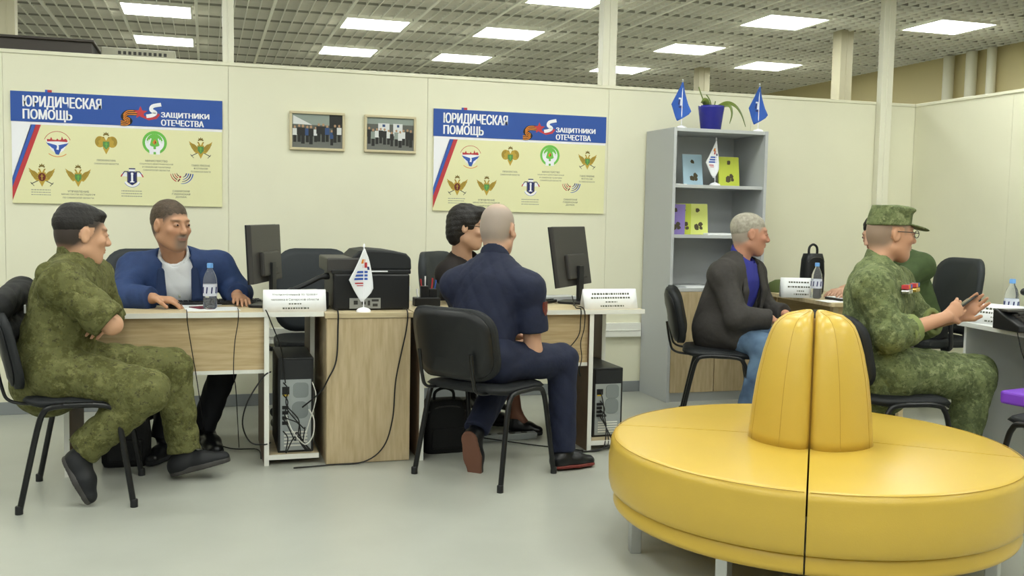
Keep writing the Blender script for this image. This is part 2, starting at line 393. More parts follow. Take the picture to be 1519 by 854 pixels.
# visitor chairs ----------------------------------------------------------
def make_chair():
    t = thing('visitor_chair', 'chair', 'chair')
    # seat: curved pad
    g = []
    st = MB()
    prof = []
    for k in range(9):
        x = -.21+.43*k/8; prof.append((x, .475-.03*math.sin(PI*min(1, max(0, (x+.21)/.43)))*.6+(-.018 if k == 8 else 0)))
    n = 10
    vs = []; fs = []
    rows = []
    for layer, dz, ins in ((0, -.032, .02), (1, -.015, 0), (2, .0, .012), (3, .012, .045)):
        ring = []
        for (x, y) in rounded_poly(.43-2*ins, .46-2*ins, .085, 6):
            u = (x+.215)/.43; ring.append((x, y, .462-.016*math.sin(PI*max(0, min(1, u)))+dz-(.02*max(0, u-.8)/.2)))
        rows.append(ring)
    m = len(rows[0])
    for r in rows: vs += r
    for i in range(3):
        for j in range(m): fs.append((i*m+j, i*m+(j+1) % m, (i+1)*m+(j+1) % m, (i+1)*m+j))
    st.add(vs, fs, True); st.add(rows[0], [tuple(range(m-1, -1, -1))]); st.add(rows[-1], [tuple(range(m))], True)
    st.build('seat', M_FAB, t)
    # backrest: curved rounded pad
    def back(off, w, h, r, th):
        mb = MB(); P = rounded_poly(w, h, r, 6); m = len(P)
        def pt(y, z, d):
            x = -.235-.07*(z+.16)/.32+.055*(y/.23)**2*-1*-1 - d
            return (x, y, .655+z)
        f = [pt(y, z, off) for y, z in P]; b = [pt(y, z, off+th) for y, z in P]
        cf = pt(0, 0, off-.004); cb_ = pt(0, 0, off+th+.006)
        fi = [pt(y*.8, z*.8, off-.008) for y, z in P]; bi = [pt(y*.8, z*.8, off+th+.008) for y, z in P]
        mids_f = [pt(y*.4, z*.4, off-.009) for y, z in P]; mids_b = [pt(y*.4, z*.4, off+th+.009) for y, z in P]
        rings = [mids_f, fi, f, b, bi, mids_b]; vs = [v for r_ in rings for v in r_]; fs = []
        for i in range(5):
            for j in range(m): fs.append((i*m+j, (i+1)*m+j, (i+1)*m+(j+1) % m, i*m+(j+1) % m))
        fs.append(tuple(range(m))); fs.append(tuple(5*m+j for j in range(m-1, -1, -1)))
        return mb.add(vs, fs, True)
    back(0, .47, .33, .10, .03).build('backrest', M_FAB, t)
    back(.034, .45, .31, .10, .006).build('back_shell', M_BLACK, t)
    for s in (-1, 1):
        y0 = s*.255; y1 = s*.235
        top = [(-.125, y1, .405), (-.10, y1, .425), (-.05, y1, .432), (.06, y1, .432), (.115, y1, .425), (.14, y1, .405)]
        MB().tube(smooth_path([(-.215, y0, .012), (-.15, y1*1.01, .33)]+top[:3], 4), .0125, 8).build('leg', M_TUBE, t)
        MB().tube(smooth_path([(.215, y0, .012), (.165, y1*1.01, .33)]+top[:2:-1], 4), .0125, 8).build('leg', M_TUBE, t)
        MB().tube([(-.05, y1, .432), (.06, y1, .432)], .0125, 8).build('seat_rail', M_TUBE, t)
        for xx in (-.217, .217): MB().lathe([(.0155, 0), (.0155, .03), (.013, .034)], (xx, y0, 0), 10).build('foot_cap', M_BLACK, t)
        MB().tube(smooth_path([(.0, s*.15, .428), (-.17, s*.15, .428), (-.262, s*.15, .445), (-.29, s*.15, .50), (-.312, s*.15, .62)], 5), .010, 8, .7).build('back_support', M_TUBE, t)
    for x in (-.08, .09): MB().tube([(x, -.235, .430), (x, .235, .430)], .009, 8).build('cross_bar', M_TUBE, t)
    return t
ch0 = make_chair()
chairs = [(-.505, 4.57, 0, 'black padded visitor chair of the soldier facing blue-jacketed man'),
          (1.275, 4.50, math.radians(37), 'black padded visitor chair of the man in navy uniform'),
          (2.99, 5.36, math.radians(-28), 'black padded visitor chair of the grey-haired man'),
          (3.05, 3.86, math.radians(-8), 'black padded visitor chair of the soldier in cap'),
          (3.42, 3.12, math.radians(98), 'empty black visitor chair carrying a purple folder')]
for i, (x, y, a, lb) in enumerate(chairs):
    o = ch0 if i == 0 else copy_tree(ch0)
    o.location = (x, y, 0); o.rotation_euler = (0, 0, a); o['label'] = lb; o['group'] = 'visitor chairs'

# office swivel chairs ------------------------------------------------------
def make_swivel():
    t = thing('office_chair', 'chair', 'chair')
    MB().prism(rounded_poly(.46, .48, .12, 6), .44, .50).build('seat', M_FAB, t, .02)
    mb = MB(); P = rounded_poly(.46, .50, .12, 6); m = len(P)
    def pt(y, z, d): return (-.21-.06*(z+.25)/.5+.9*y*y-d, y, .76+z)
    rings = [[pt(y*s_, z*s_, d) for y, z in P] for s_, d in ((.45, -.012), (.85, -.01), (1, 0), (1, .035), (.85, .05), (.45, .055))]
    vs = [v for r in rings for v in r]; fs = []
    for i in range(5):
        for j in range(m): fs.append((i*m+j, (i+1)*m+j, (i+1)*m+(j+1) % m, i*m+(j+1) % m))
    fs.append(tuple(range(m))); fs.append(tuple(5*m+j for j in range(m-1, -1, -1)))
    mb.add(vs, fs, True).build('backrest', mat('charcoal_upholstery', '2A2F33', .6, bump=.15, bscale=250), t)
    MB().tube(smooth_path([(.0, 0, .425), (-.2, 0, .42), (-.29, 0, .47), (-.30, 0, .62)], 4), .02, 8, .5).build('back_bracket', M_BLACK, t)
    MB().lathe([(.028, .1), (.028, .26), (.02, .26), (.02, .44)], (0, 0, 0), 14).build('gas_column', M_BLACK, t)
    MB().box(-.1, .1, -.08, .08, .415, .44).build('mechanism', M_BLACK, t)
    for k in range(5):
        a = 2*PI*k/5+.3; c, s = math.cos(a), math.sin(a)
        l = MB().tube([(c*.02, s*.02, .12), (c*.16, s*.16, .105), (c*.28, s*.28, .075)], [.028, .022, .016], 8).build('base_arm', M_BLACK, t)
        w = MB()
        for q in (-.016, .016):
            u = Vector((-s, c, 0))*q; ctr = Vector((c*.28, s*.28, .028))+u
            w.tube([ctr-Vector((-s, c, 0))*.009, ctr+Vector((-s, c, 0))*.009], .027, 12)
        w.build('caster', M_BLACK, l)
    for s in (-1, 1):
        MB().tube(smooth_path([(.02, s*.2, .43), (.02, s*.28, .45), (.03, s*.285, .58), (.02, s*.28, .65)], 4), .014, 8).build('arm_post', M_BLACK, t)
        MB().box(-.12, .12, s*.28-.03, s*.28+.03, .65, .675).build('armrest', M_BLACK, t, .01)
    return t
sw0 = make_swivel()
sw = [(-.27, 5.66, math.radians(-80), 'black office swivel chair behind the man in blue jacket'), (.62, 5.88, math.radians(-92), 'empty charcoal office chair standing behind the printer'),
      (1.52, 5.66, math.radians(-40), 'black office swivel chair of woman in black'), (4.56, 5.42, math.radians(176), 'black office chair with armrests behind soldier in cap')]
for i, (x, y, a, lb) in enumerate(sw):
    o = sw0 if i == 0 else copy_tree(sw0)
    o.location = (x, y, 0); o.rotation_euler = (0, 0, a); o['label'] = lb; o['group'] = 'office swivel chairs'

# yellow round sofa ----------------------------------------------------------
SC = (2.162, 3.165, 0); SR = .742
sa = math.atan2(-SC[1], -SC[0])    # a gap points at the viewer's side of the room
sofa = thing('round_sofa', 'round yellow leatherette sofa with domed centre backrest', 'sofa', SC, sa)
def sector(prof, a0, a1, gap, n=26, inner=.0):
    # closed wedge: profile (r,z) swept a0..a1, each side pulled in by gap
    mb = MB(); rings = []
    for k in range(n+1):
        a = a0+(a1-a0)*k/n; ring = []
        for r, z in prof:
            e = min(gap/max(r, .02), .7); aa = min(max(a, a0+e), a1-e)
            ring.append((r*math.cos(aa), r*math.sin(aa), z))
        rings.append(ring)
    m = len(prof); vs = [v for r in rings for v in r]; fs = []
    for i in range(n):
        for j in range(m): fs.append((i*m+j, (i+1)*m+j, (i+1)*m+(j+1) % m, i*m+(j+1) % m))
    mb.add(vs, fs, True)
    mb.add(rings[0], [tuple(range(m))]); mb.add(rings[-1], [tuple(range(m-1, -1, -1))])
    return mb
def arc(cx, cz, r, a0, a1, n=5): return [(cx+r*math.cos(math.radians(a0+(a1-a0)*k/n)), cz+r*math.sin(math.radians(a0+(a1-a0)*k/n))) for k in range(n+1)]
seat_prof = [(.12, .22), (.12, .432), (.3, .430)]+arc(SR-.035, .385, .035, 82, -10, 6)+[(SR+.006, .33), (SR+.004, .25)]+arc(SR-.02, .235, .02, 0, -90, 3)
base_prof = [(.12, .15), (.12, .214)]+[(SR-.025, .214)]+arc(SR-.035, .17, .02, 20, -90, 4)
NB = 16
for q in range(4):
    a0 = q*PI/2; a1 = a0+PI/2
    s_ = sector(seat_prof, a0, a1, .003).build('seat_section', M_YEL, sofa, .007)
    # piping seam around the top edge
    MB().tube([((SR-.012)*math.cos(a0+.012+(a1-a0-.024)*k/24), (SR-.012)*math.sin(a0+.012+(a1-a0-.024)*k/24), .4155) for k in range(25)], .0013, 5).build('seam', M_YELS, s_)
    sector(base_prof, a0, a1, .003).build('base_section', M_YEL, sofa, .006)
    TT = [0, .1, .3, .5, .7, .83, .9, .95, .98, 1.0]; RR = [1, .985, .945, .89, .80, .715, .64, .53, .40, .16]
    bm = MB(); nA, nT = 20, 22; rings = []
    for k in range(nT+1):
        t = (k/nT)**.8; ring = []
        for i in range(nA+1):
            u = i/nA; e = abs(2*u-1); roll = 1-.16*e**7
            r = .232*float(np.interp(t, TT, RR))*roll; z = .425+.485*t-.03*e**6*t
            a = a0+(a1-a0)*u; aa = min(max(a, a0+.003/max(r, .01)), a1-.003/max(r, .01)); ring.append((r*math.cos(aa), r*math.sin(aa), z))
        c_ = .006*1.41; ring.append((c_*math.cos((a0+a1)/2), c_*math.sin((a0+a1)/2), .425+.455*t)); rings.append(ring)
    m_ = nA+2; vs = [v for r_ in rings for v in r_]; fs = []
    for i in range(nT):
        for j in range(m_): fs.append((i*m_+j, i*m_+(j+1) % m_, (i+1)*m_+(j+1) % m_, (i+1)*m_+j))
    fs.append(tuple(range(m_-1, -1, -1)))
    for j in range(nA): fs.append((nT*m_+j, nT*m_+j+1, nT*m_+nA+1))
    bm.add(vs, fs, True); bk = bm.build('backrest_section', M_YEL, sofa)
    for uu in (.3, .7):
        i = int(uu*nA); MB().tube([Vector(rings[k][i])*1.0+Vector((math.cos(a0+(a1-a0)*uu), math.sin(a0+(a1-a0)*uu), 0))*.0002 for k in range(nT+1)], .0010, 5).build('seam', M_YELS, bk)
MB().lathe([(.11, .16), (.19, .43), (.18, .55), (.165, .66), (.14, .77), (.10, .85), (.05, .875)], (0, 0, 0), 24).build('core', mat('sofa_core', '8A6A20', .7), sofa)
for k in range(8):
    a = math.radians(22.5+45*k); lg = MB(); R = Matrix.Rotation(a, 3, 'Z')
    lg.obox((.655*math.cos(a), .655*math.sin(a), .076), (.042, .042, .152), R); lg.build('leg', M_CHROME, sofa, .003)

# ------------------------------------------------------------------ electronics
def monitor(name, label, loc, rz, tilt, w, h, hb):
    t = thing(name, label, 'monitor', loc, rz)
    R = Matrix.Rotation(tilt, 3, 'X')     # local: x along screen, +y is the back side? back faces -y
    def P(x, y, z): return R@Vector((x, y, z))+Vector((0, 0, hb))
    c = MB(); c.obox(P(0, -.012, h/2), (w, .024, h), R); o = c.build('casing', M_DGREY, t, .004)
    c = MB(); c.obox(P(0, .002, h/2), (w+.002, .008, h+.002), R); c.build('bezel', M_BLACK, t, .002)
    c = MB(); c.obox(P(0, .0065, h/2+.005), (w-.02, .002, h-.035), R); c.build('screen', mat('screen_glass', '0C0E12', .15), t)
    c = MB(); c.obox(P(0, -.035, h*.32), (w*.55, .026, h*.42), R); c.build('rear_housing', M_DGREY, t, .008)
    c = MB(); c.obox(P(.05, -.05, h*.2), (.05, .006, .025), R); c.build('connector_panel', M_BLACK, t)
    MB().box(-.035, .035, -.055, -.035, .012, hb+h*.35).build('stand_neck', M_BLACK, t, .004)
    MB().prism(rounded_poly(.24, .17, .04, 5, 0, -.03), 0, .014).build('stand_foot', M_BLACK, t, .003)
    return t
monitor('computer_monitor', 'black monitor seen edge-on beside blue-jacketed man', (.285, 5.20, .75), math.atan2(.45, .17), math.radians(-3), .48, .29, .125)
monitor('computer_monitor', 'tilted black monitor on the desk of woman in black', (1.985, 5.24, .75), math.atan2(.38, .34), math.radians(-9), .50, .335, .095)
def keyboard(loc, rz, label):
    t = thing('keyboard', label, 'keyboard', loc, rz)
    MB().box(-.22, .22, -.075, .075, 0, .016).build('case', M_BLACK, t, .004)
    k = MB()
    for r in range(5):
        for c in range(16): k.box(-.208+c*.026, -.208+c*.026+.021, -.062+r*.0255, -.062+r*.0255+.02, .016, .021)
    tag(k.build('keys', M_BLACK2, t), 'black key caps', None, None, 'stuff')
keyboard((.07, 5.35, .75), math.radians(4), 'black keyboard under hand of blue-jacketed man')
keyboard((1.72, 5.18, .75), math.radians(48), 'black keyboard in front of the tilted monitor')
ms = thing('computer_mouse', 'black mouse held by the man in blue jacket', 'mouse', (-.145, 5.13, .75), .4)
MB().lathe([(.034, 0), (.036, .012), (.03, .026), (.016, .034), (.002, .036)], (0, 0, 0), 18).build('shell', M_BLACK, ms)
MB().box(-.003, .003, -.034, -.014, .022, .034).build('scroll_wheel', M_DGREY, ms)
ms.scale = (.9, 1.4, 1)
def tower(label, loc, rz, h, yel):
    t = thing('computer_tower', label, 'computer', loc, rz)
    w = .172; d = .42
    MB().box(0, w, .004, d, .0, h).build('casing', M_BLACK, t, .004)
    MB().box(.012, w-.012, 0, .004, .012, h*.775).build('rear_plate', M_STEEL, t)
    MB().box(.012, w-.012, -.001, .004, h*.775, h-.01).build('power_supply', M_BLACK2, t)
    g = M_DGREY
    MB().prism(rounded_poly(.075, .075, .02, 4), -.002, .002).build('fan_grille', mat('fan_grey', '7E8585', .5), t).matrix_local = Matrix.Translation((w*.64, -.0005, h*.66))@Matrix.Rotation(PI/2, 4, 'X')
    MB().prism(rounded_poly(.08, .085, .03, 4), -.002, .002).build('fan_grille', MATS['fan_grey'], t).matrix_local = Matrix.Translation((w*.62, -.0005, h*.45))@Matrix.Rotation(PI/2, 4, 'X')
    MB().box(.02, .055, -.004, .001, h*.62, h*.70).build('power_socket', M_BLACK, t)
    MB().box(.022, .05, -.003, .001, h*.60, h*.62).build('sticker', yel, t)
    for k in range(5): MB().box(.03, w-.03, -.003, .001, h*(.07+.035*k), h*(.085+.035*k)).build('slot_cover', M_WHITE, t)
    for k in range(4): MB().box(.02, .05, -.006, .001, h*(.3+.055*k), h*(.335+.055*k)).build('port', M_BLACK, t)
    return t
M_YSTK = mat('yellow_sticker', 'D8B838', .5)
tower('steel-backed computer tower with cables under the printer side desk', (.335, 4.91, .05), 0, .47, M_YSTK)
tower('steel-backed computer tower under the tilted monitor desk', (1.99, 4.90, .05), 0, .375, M_YSTK)
# printer ---------------------------------------------------------------------
pr = thing('printer', 'big black multifunction printer on the oak side cabinet', 'printer', (.575, 4.93, .748))
MB().box(.03, .415, .01, .42, 0, .185).build('body', M_BLACK, pr, .012)
MB().box(.0, .17, .02, .40, .19, .262).build('control_panel', M_DGREY, pr, .008)
lp = [(.125, .20), (.125, .265), (.16, .297), (.22, .305), (.33, .297), (.40, .285), (.425, .26), (.428, .2)]
lid = MB(); lid.prism([(x, z) for x, z in lp], 0, .37); lo = lid.build('scanner_lid', M_BLACK2, pr, .01); lo.matrix_local = Matrix(((1, 0, 0, 0), (0, 0, -1, .405), (0, 1, 0, 0), (0, 0, 0, 1)))
MB().box(.02, .42, .012, .415, .183, .203).build('scanner_body', M_BLACK, pr, .004)
MB().box(.2, .3, .006, .02, .193, .199).build('paper_edge', M_PAPER, pr)
pp = MB().box(.11, .265, .004, .012, .01, .062).build('port_panel', mat('port_grey', '9A9C98', .5), pr)
for (a, b, c, d) in ((.13, .15, .03, .05), (.17, .19, .03, .045), (.2, .212, .025, .05), (.225, .25, .02, .034), (.22, .255, .045, .056)): MB().box(a, b, .002, .005, c, d).build('port', M_DGREY, pp)
# desk telephone -----------------------------------------------------------------
def phone(loc, rz, label, sc=1):
    t = thing('desk_telephone', label, 'telephone', loc, rz); t.scale = (sc, sc, sc)
    b = MB().prism([(-.09, 0), (.10, 0), (.10, .085), (.085, .09), (-.09, .03)], -.09, .09); b = b.build('base', M_BLACK, t, .006); b.rotation_euler = (PI/2, 0, 0)
    k = MB()
    for i in range(4):
        for j in range(3): k.box(-.07+i*.024, -.053+i*.024, -.02+j*.026, -.001+j*.026, .042+i*.0075, .05+i*.0075)
    tag(k.build('keys', M_DGREY, t), 'small grey dial keys', None, None, 'stuff')
    h = MB().tube(smooth_path([(-.10, -.062, .085), (-.06, -.062, .105), (.0, -.062, .13), (.06, -.062, .158), (.105, -.062, .165)], 4), [.022]*3+[.015]*11+[.022]*3, 10, .8).build('handset', M_BLACK, t)
    MB().box(.0, .08, .0, .08, .082, .09).build('display', M_DGREY, t)
    return t
phone((.475, 5.07, .75), math.radians(12), 'black desk telephone behind the white name card')
phone((3.63, 3.66, .75), math.radians(80), 'black desk telephone on the white desk', 1.05)
# power strip and bags on the floor -------------------------------------------------
ps = thing('power_strip', 'flat grey power strip on floor under woman desk', 'power strip', (1.36, 5.12, 0), .05)
MB().box(0, .40, 0, .055, 0, .035).build('housing', mat('strip_grey', '9AA0A0', .5), ps, .005)
for k in range(5): MB().lathe([(.018, .033), (.018, .037)], (.05+.07*k, .028, 0), 12).build('socket', M_DGREY, ps)
def bag(name, label, loc, rz, w, d, h, m):
    t = thing(name, label, 'bag', loc, rz)
    mb = MB(); rings = []
    for z, s in ((0, .92), (.02, 1), (h*.5, 1.03), (h*.85, .95), (h, .8)): rings.append([(x*s, y*s, z) for x, y in rounded_poly(w, d, min(w, d)*.3, 4)])
    n = len(rings[0]); vs = [v for r in rings for v in r]; fs = []
    for i in range(4):
        for j in range(n): fs.append((i*n+j, i*n+(j+1) % n, (i+1)*n+(j+1) % n, (i+1)*n+j))
    fs.append(tuple(range(n-1, -1, -1))); fs.append(tuple(4*n+j for j in range(n)))
    mb.add(vs, fs, True).build('body', m, t)
    MB().tube(smooth_path([(-w*.22, 0, h-.01), (-w*.2, 0, h+.04), (0, 0, h+.06), (w*.2, 0, h+.04), (w*.22, 0, h-.01)], 4), .008, 8).build('handle', m, t)
    z_ = MB().tube(smooth_path([(-w*.42, -d*.40, h*.8), (-w*.2, -d*.45, h*.9), (w*.2, -d*.45, h*.9), (w*.42, -d*.40, h*.8)], 4), .004, 6); z_.build('zip', M_DGREY, t)
    pk = MB().box(-w*.36, w*.36, -d*.56, -d*.45, h*.1, h*.5); pk.build('front_pocket', m, t, .012)
    return t
M_BAG = mat('black_nylon', '101113', .7, bump=.2, bscale=120)
bag('floor_bag', 'black soft bag standing under desk near navy officer', (1.19, 5.0, 0), .05, .24, .16, .27, M_BAG)
bag('floor_bag', 'black bag on floor under the left desk end', (-.37, 5.06, 0), 0, .22, .14, .27, M_BAG)
hb = bag('leather_bag', 'black leather bag with handle standing on corner table', (3.86, 5.70, .75), .1, .155, .09, .27, mat('black_leather', '15171A', .4, bump=.1, bscale=150))
# purple folder on the empty chair
pf = MB().prism(rounded_poly(.25, .33, .02, 3), 0, .055)
tag(pf.build('purple_folder', mat('purple_vinyl', '7A3FC4', .45), None, .01, (3.405, 3.26, .476)), 'purple folder lying on the empty visitor chair', 'folder').rotation_euler = (0, 0, .2)

# ------------------------------------------------------------------ bottles, cups, papers
M_PET = mat('clear_plastic', (.93, .96, 1), .06, trans=.92, ior=1.12, spec=.4)
M_CAPB = mat('cap_blue', '6FA8E8', .4)
M_LBL = mat('bottle_label', 'D8DCEA', .5)
def bottle(label, loc, h=.215, r=.033):
    t = thing('water_bottle', label, 'bottle', loc)
    s = h/.215
    MB().lathe([(r*.75, 0), (r, .008*s), (r, .05*s), (r*.94, .06*s), (r, .07*s), (r, .125*s), (r*.97, .14*s), (r*.75, .165*s), (r*.38, .188*s), (r*.36, .2*s)], (0, 0, 0), 24).build('body', M_PET, t)
    lb = MB().lathe([(r+.0006, .062*s), (r+.0006, .118*s)], (0, 0, 0), 24, False).build('label', M_LBL, t)
    pt = MB()
    for k in range(9):
        a = k*.7; pt.tube([((r+.0009)*math.cos(a), (r+.0009)*math.sin(a), .075*s), ((r+.0009)*math.cos(a+.1), (r+.0009)*math.sin(a+.1), .105*s)], .0035, 5)
    pt.build('label_print', M_NAVY, lb)
    MB().lathe([(r*.45, .195*s), (r*.45, .213*s), (r*.4, .217*s)], (0, 0, 0), 16).build('cap', M_CAPB, t)
bottle('clear water bottle on desk of blue-jacketed man', (.02, 5.05, .7525), .222)
bottle('clear water bottle beside name card on corner table', (3.665, 5.36, .752), .222)
bottle('clear water bottle on the white desk behind name card', (3.875, 4.0, .75), .215)
MB_c = MB().lathe([(.024, 0), (.034, .078), (.035, .08), (.032, .079), (.023, .004)], (0, 0, 0), 18, False)
tag(MB_c.build('plastic_cup', mat('cup_white', 'E8ECEE', .4), None, 0, (3.80, 4.0, .75)), 'small white plastic cup beside bottle on white desk', 'cup')
def paper(label, loc, w, d, rz, name='paper_sheet', m=M_PAPER, th=.002):
    o = MB().box(-w/2, w/2, -d/2, d/2, 0, th).build(name, m, None, 0, loc); o.rotation_euler = (0, 0, rz)
    return tag(o, label, 'paper', 'loose papers')
paper('white paper sheet under the bottle of blue-jacketed man', (.03, 5.05, .75), .25, .18, .1)
paper('white paper lying before chest of blue-jacketed man', (-.04, 5.28, .75), .21, .29, -.5)
paper('white papers lying on bookcase lower shelf beside books', (3.36, 6.12, 1.128), .21, .15, .05, th=.012)
paper('white papers lying on the shelf above oak doors', (3.19, 6.1, .77), .21, .16, .1, th=.008)
paper('white sheet at the front corner of corner table', (3.72, 5.16, .75), .29, .15, -.1)
paper('white sheet behind keyboard below the tilted monitor', (1.93, 5.34, .75), .21, .12, .2, th=.03)
paper('white paper lying on bookcase upper shelf edge', (3.02, 6.03, 1.462), .1, .06, 0, th=.004)
nb = thing('passport', 'small maroon booklet beside the mouse', 'booklet', (-.02, 5.11, .75), .5)
MB().box(-.04, .04, -.055, .055, 0, .006).build('cover', mat('maroon_cover', '6B1E30', .5), nb, .001)
MB().box(-.038, .038, -.053, .053, .0012, .0048).build('pages', M_PAPER, nb)
clip = thing('clipboard', 'black folder under the writing hand on corner table', 'folder', (3.86, 5.22, .75), -.05)
MB().box(-.16, .17, -.075, .1, 0, .016).build('cover', M_BLACK, clip, .003); MB().box(-.15, .15, -.06, .09, .016, .019).build('sheet', M_PAPER, clip)
grc = MB().lathe([(.09, 0), (.092, .02), (.08, .06), (.04, .082), (.002, .086)], (0, 0, 0), 18)
tag(grc.build('green_cap', mat('green_cloth', '4E5A30', .85), None, 0, (3.74, 5.88, .75)), 'green cloth cap lying behind name card by bag', 'cap')
# pen holder ---------------------------------------------------------------
ph = thing('pen_holder', 'black desk organiser with pens beside navy officer', 'pen holder', (1.115, 5.13, .75))
MB().box(-.065, .07, -.04, .04, 0, .045).build('tray', M_BLACK, ph, .004)
for x, hh in ((-.005, .105), (.04, .09)): MB().box(x-.022, x+.022, .0, .04, 0, hh).build('cup', M_BLACK, ph, .004)
for k, (x, y, dx, m, hh) in enumerate(((-.012, .02, -.012, M_RED, .135), (.0, .025, .0, M_PAPER, .15), (.03, .02, .008, M_RED, .14), (.045, .025, .012, M_PBLUE, .13), (-.045, -.01, -.006, M_PAPER, .085))):
    t = MB().tube([(0, 0, .047), (dx, 0, hh-.012)], .0038, 8).build('pen', m)
    t.location = (1.115+x, 5.13+y, .75)
    MB().tube([(dx, 0, hh-.012), (dx*1.1, 0, hh+.006)], .0044, 8).build('pen_cap', m, t)
    tag(t, ['red pen at left in the black organiser', 'tall white pen in the black organiser', 'red pen standing right in the black organiser', 'blue pen in the black organiser', 'short white pen in organiser front tray'][k], 'pen', 'pens in the organiser')
wc = MB().lathe([(.03, 0), (.034, .09), (.031, .09), (.028, .004)], (0, 0, 0), 16, False)
tag(wc.build('paper_cup', M_PAPER, None, 0, (1.035, 5.33, .75)), 'white paper cup behind the black organiser', 'cup')

# ------------------------------------------------------------------ name cards
def name_card(label, loc, rz, w, h, lines):
    t = thing('name_card', label, 'name card', loc, rz)
    g = [[(-w/2+w*i/6, -.035*(1-k), h*k) for k in (0, .5, 1)] for i in range(7)]
    f = MB(); f.sheet(g, .0012); f.build('front_face', M_PAPER, t)
    g = [[(-w/2+w*i/6, .035*(1-k), h*k) for k in (0, .5, 1)] for i in range(7)]
    f = MB(); f.sheet(g, .0012); f.build('rear_face', M_PAPER, t)
    pr_ = MB()
    for s, x0, x1, y0, y1 in lines:
        if s: v, fs = text_mesh(s, -w/2+w*x0, -w/2+w*x1, h*y0, h*y1, 0, .004); pr_.add(v, fs)
        else:
            x = -w/2+w*x0
            while x < -w/2+w*x1-.003:
                l = random.uniform(.006, .016); pr_.add([(x, h*y0, 0), (min(x+l, -w/2+w*x1), h*y0, 0), (min(x+l, -w/2+w*x1), h*y1, 0), (x, h*y1, 0)], [(0, 1, 2, 3)]); x += l+.004
    o = pr_.build('print', M_INK, t); a = math.atan2(.035, h)
    o.rotation_euler = (PI/2-a, 0, 0); o.location = (0, -.0362, .0005)
name_card('white name card at right corner of blue-jacketed man desk', (.415, 4.925, .75), math.radians(1), .30, .105,
          [('Уполномоченный по правам', .14, .86, .74, .88), ('человека в Самарской области', .12, .88, .5, .64), ('', .4, .6, .34, .4), ('', .3, .72, .12, .2)])
name_card('white name card on desk corner before tilted monitor', (2.06, 4.885, .75), math.radians(2), .31, .105,
          [('', .16, .86, .74, .84), ('', .14, .88, .54, .63), ('', .4, .62, .34, .4), ('', .3, .74, .12, .2)])
name_card('white name card beside bottle on corner table', (3.585, 5.46, .75), math.radians(-22), .20, .125,
          [('', .25, .9, .76, .84), ('', .22, .9, .52, .6), ('', .5, .75, .32, .38), ('', .4, .85, .14, .22)])
name_card('white name card on the white desk beside telephone', (3.705, 3.90, .75), math.radians(-72), .27, .10,
          [('', .16, .86, .74, .84), ('', .14, .88, .54, .63), ('', .4, .62, .34, .4), ('', .3, .74, .12, .2)])

# ------------------------------------------------------------------ flags
M_FLAGW = mat('flag_white', 'EEF0F4', .7); M_FLAGB = mat('flag_blue', '2F5BB4', .7)
def flag(label, loc, rz, hp, cw, chh, m, kind, droop):
    t = thing('table_flag', label, 'flag', loc, rz)
    MB().lathe([(.036, 0), (.036, .008), (.026, .016), (.008, .022), (.002, .023)], (0, 0, 0), 20).build('base', M_PWHITE, t)
    MB().tube([(0, 0, .02), (0, 0, hp)], .0028, 8).build('pole', M_PWHITE, t)
    MB().lathe([(.001, hp-.004), (.006, hp+.002), (.004, hp+.012), (.0005, hp+.018)], (0, 0, 0), 10).build('finial', M_CHROME if kind == 'blue' else M_PWHITE, t)
    A, B = 8, 12; V_, L_, R_ = droop
    def pt(u, v):
        l = float(np.interp(v, V_, L_)); r = float(np.interp(v, V_, R_)); x = l+(r-l)*u
        return Vector((x, -.006+.010*math.sin(38*x+3*v), hp-.008-v*chh))
    g = [[pt(i/A, j/B) for j in range(B+1)] for i in range(A+1)]
    c = MB(); c.sheet(g, .0014); cl = c.build('cloth', m, t)
    def band(u0, u1, v0, v1, mt, nm='print'):
        q = MB()
        for sgn in (-1, 1):
            vs = []; n = 6
            for i in range(n+1):
                for vv in (v0, v1):
                    p = pt(u0+(u1-u0)*i/n, vv); vs.append((p.x, p.y+sgn*.0022, p.z))
            q.add(vs, [(2*i, 2*i+1, 2*i+3, 2*i+2) for i in range(n)])
        q.build(nm, mt, cl)
    if kind == 'white':
        band(.3, .6, .2, .28, M_ORANGE); band(.5, .78, .26, .36, M_RED); band(.78, .9, .34, .4, M_NAVY)
        for k in range(3): band(.22, .8, .42+.065*k, .46+.065*k, M_PBLUE)
        band(.2, .6, .64, .665, M_RED); band(.25, .6, .69, .705, M_RED)
    else:
        band(.36, .6, .40, .44, M_LBL); band(.42, .5, .46, .58, M_NAVY); band(.53, .66, .44, .6, M_LBL); band(.56, .62, .48, .6, M_NAVY); band(.42, .66, .62, .66, M_NAVY)
    return t
FW = ([0, .2, .4, .58, .78, .9, 1], [-.004, -.026, -.052, -.08, -.05, -.03, -.014], [.004, .028, .038, .043, .045, .02, -.006])
FB = ([0, .2, .4, .58, .78, .9, 1], [-.004, -.03, -.056, -.08, -.058, -.044, -.032], [.004, .016, .03, .042, .064, .02, -.026])
FS = ([0, .2, .4, .58, .78, .9, 1], [-.004, -.026, -.05, -.074, -.045, -.03, -.014], [.004, .012, .02, .024, .023, .01, -.006])
flag('white table flag with tricolour print before the printer', (.745, 4.872, .748), math.radians(8), .32, .1, .262, M_FLAGW, 'white', FW)
flag('white table flag standing on the upper bookcase shelf', (3.315, 6.07, 1.462), math.radians(-10), .31, .1, .25, M_FLAGW, 'white', FS)
flag('blue table flag on the bookcase left of potted plant', (3.045, 6.06, 1.834), math.radians(-8), .315, .1, .255, M_FLAGB, 'blue', FB)
flag('blue table flag on the bookcase right of potted plant', (3.615, 6.04, 1.834), math.radians(-8), .315, .1, .255, M_FLAGB, 'blue', FB)
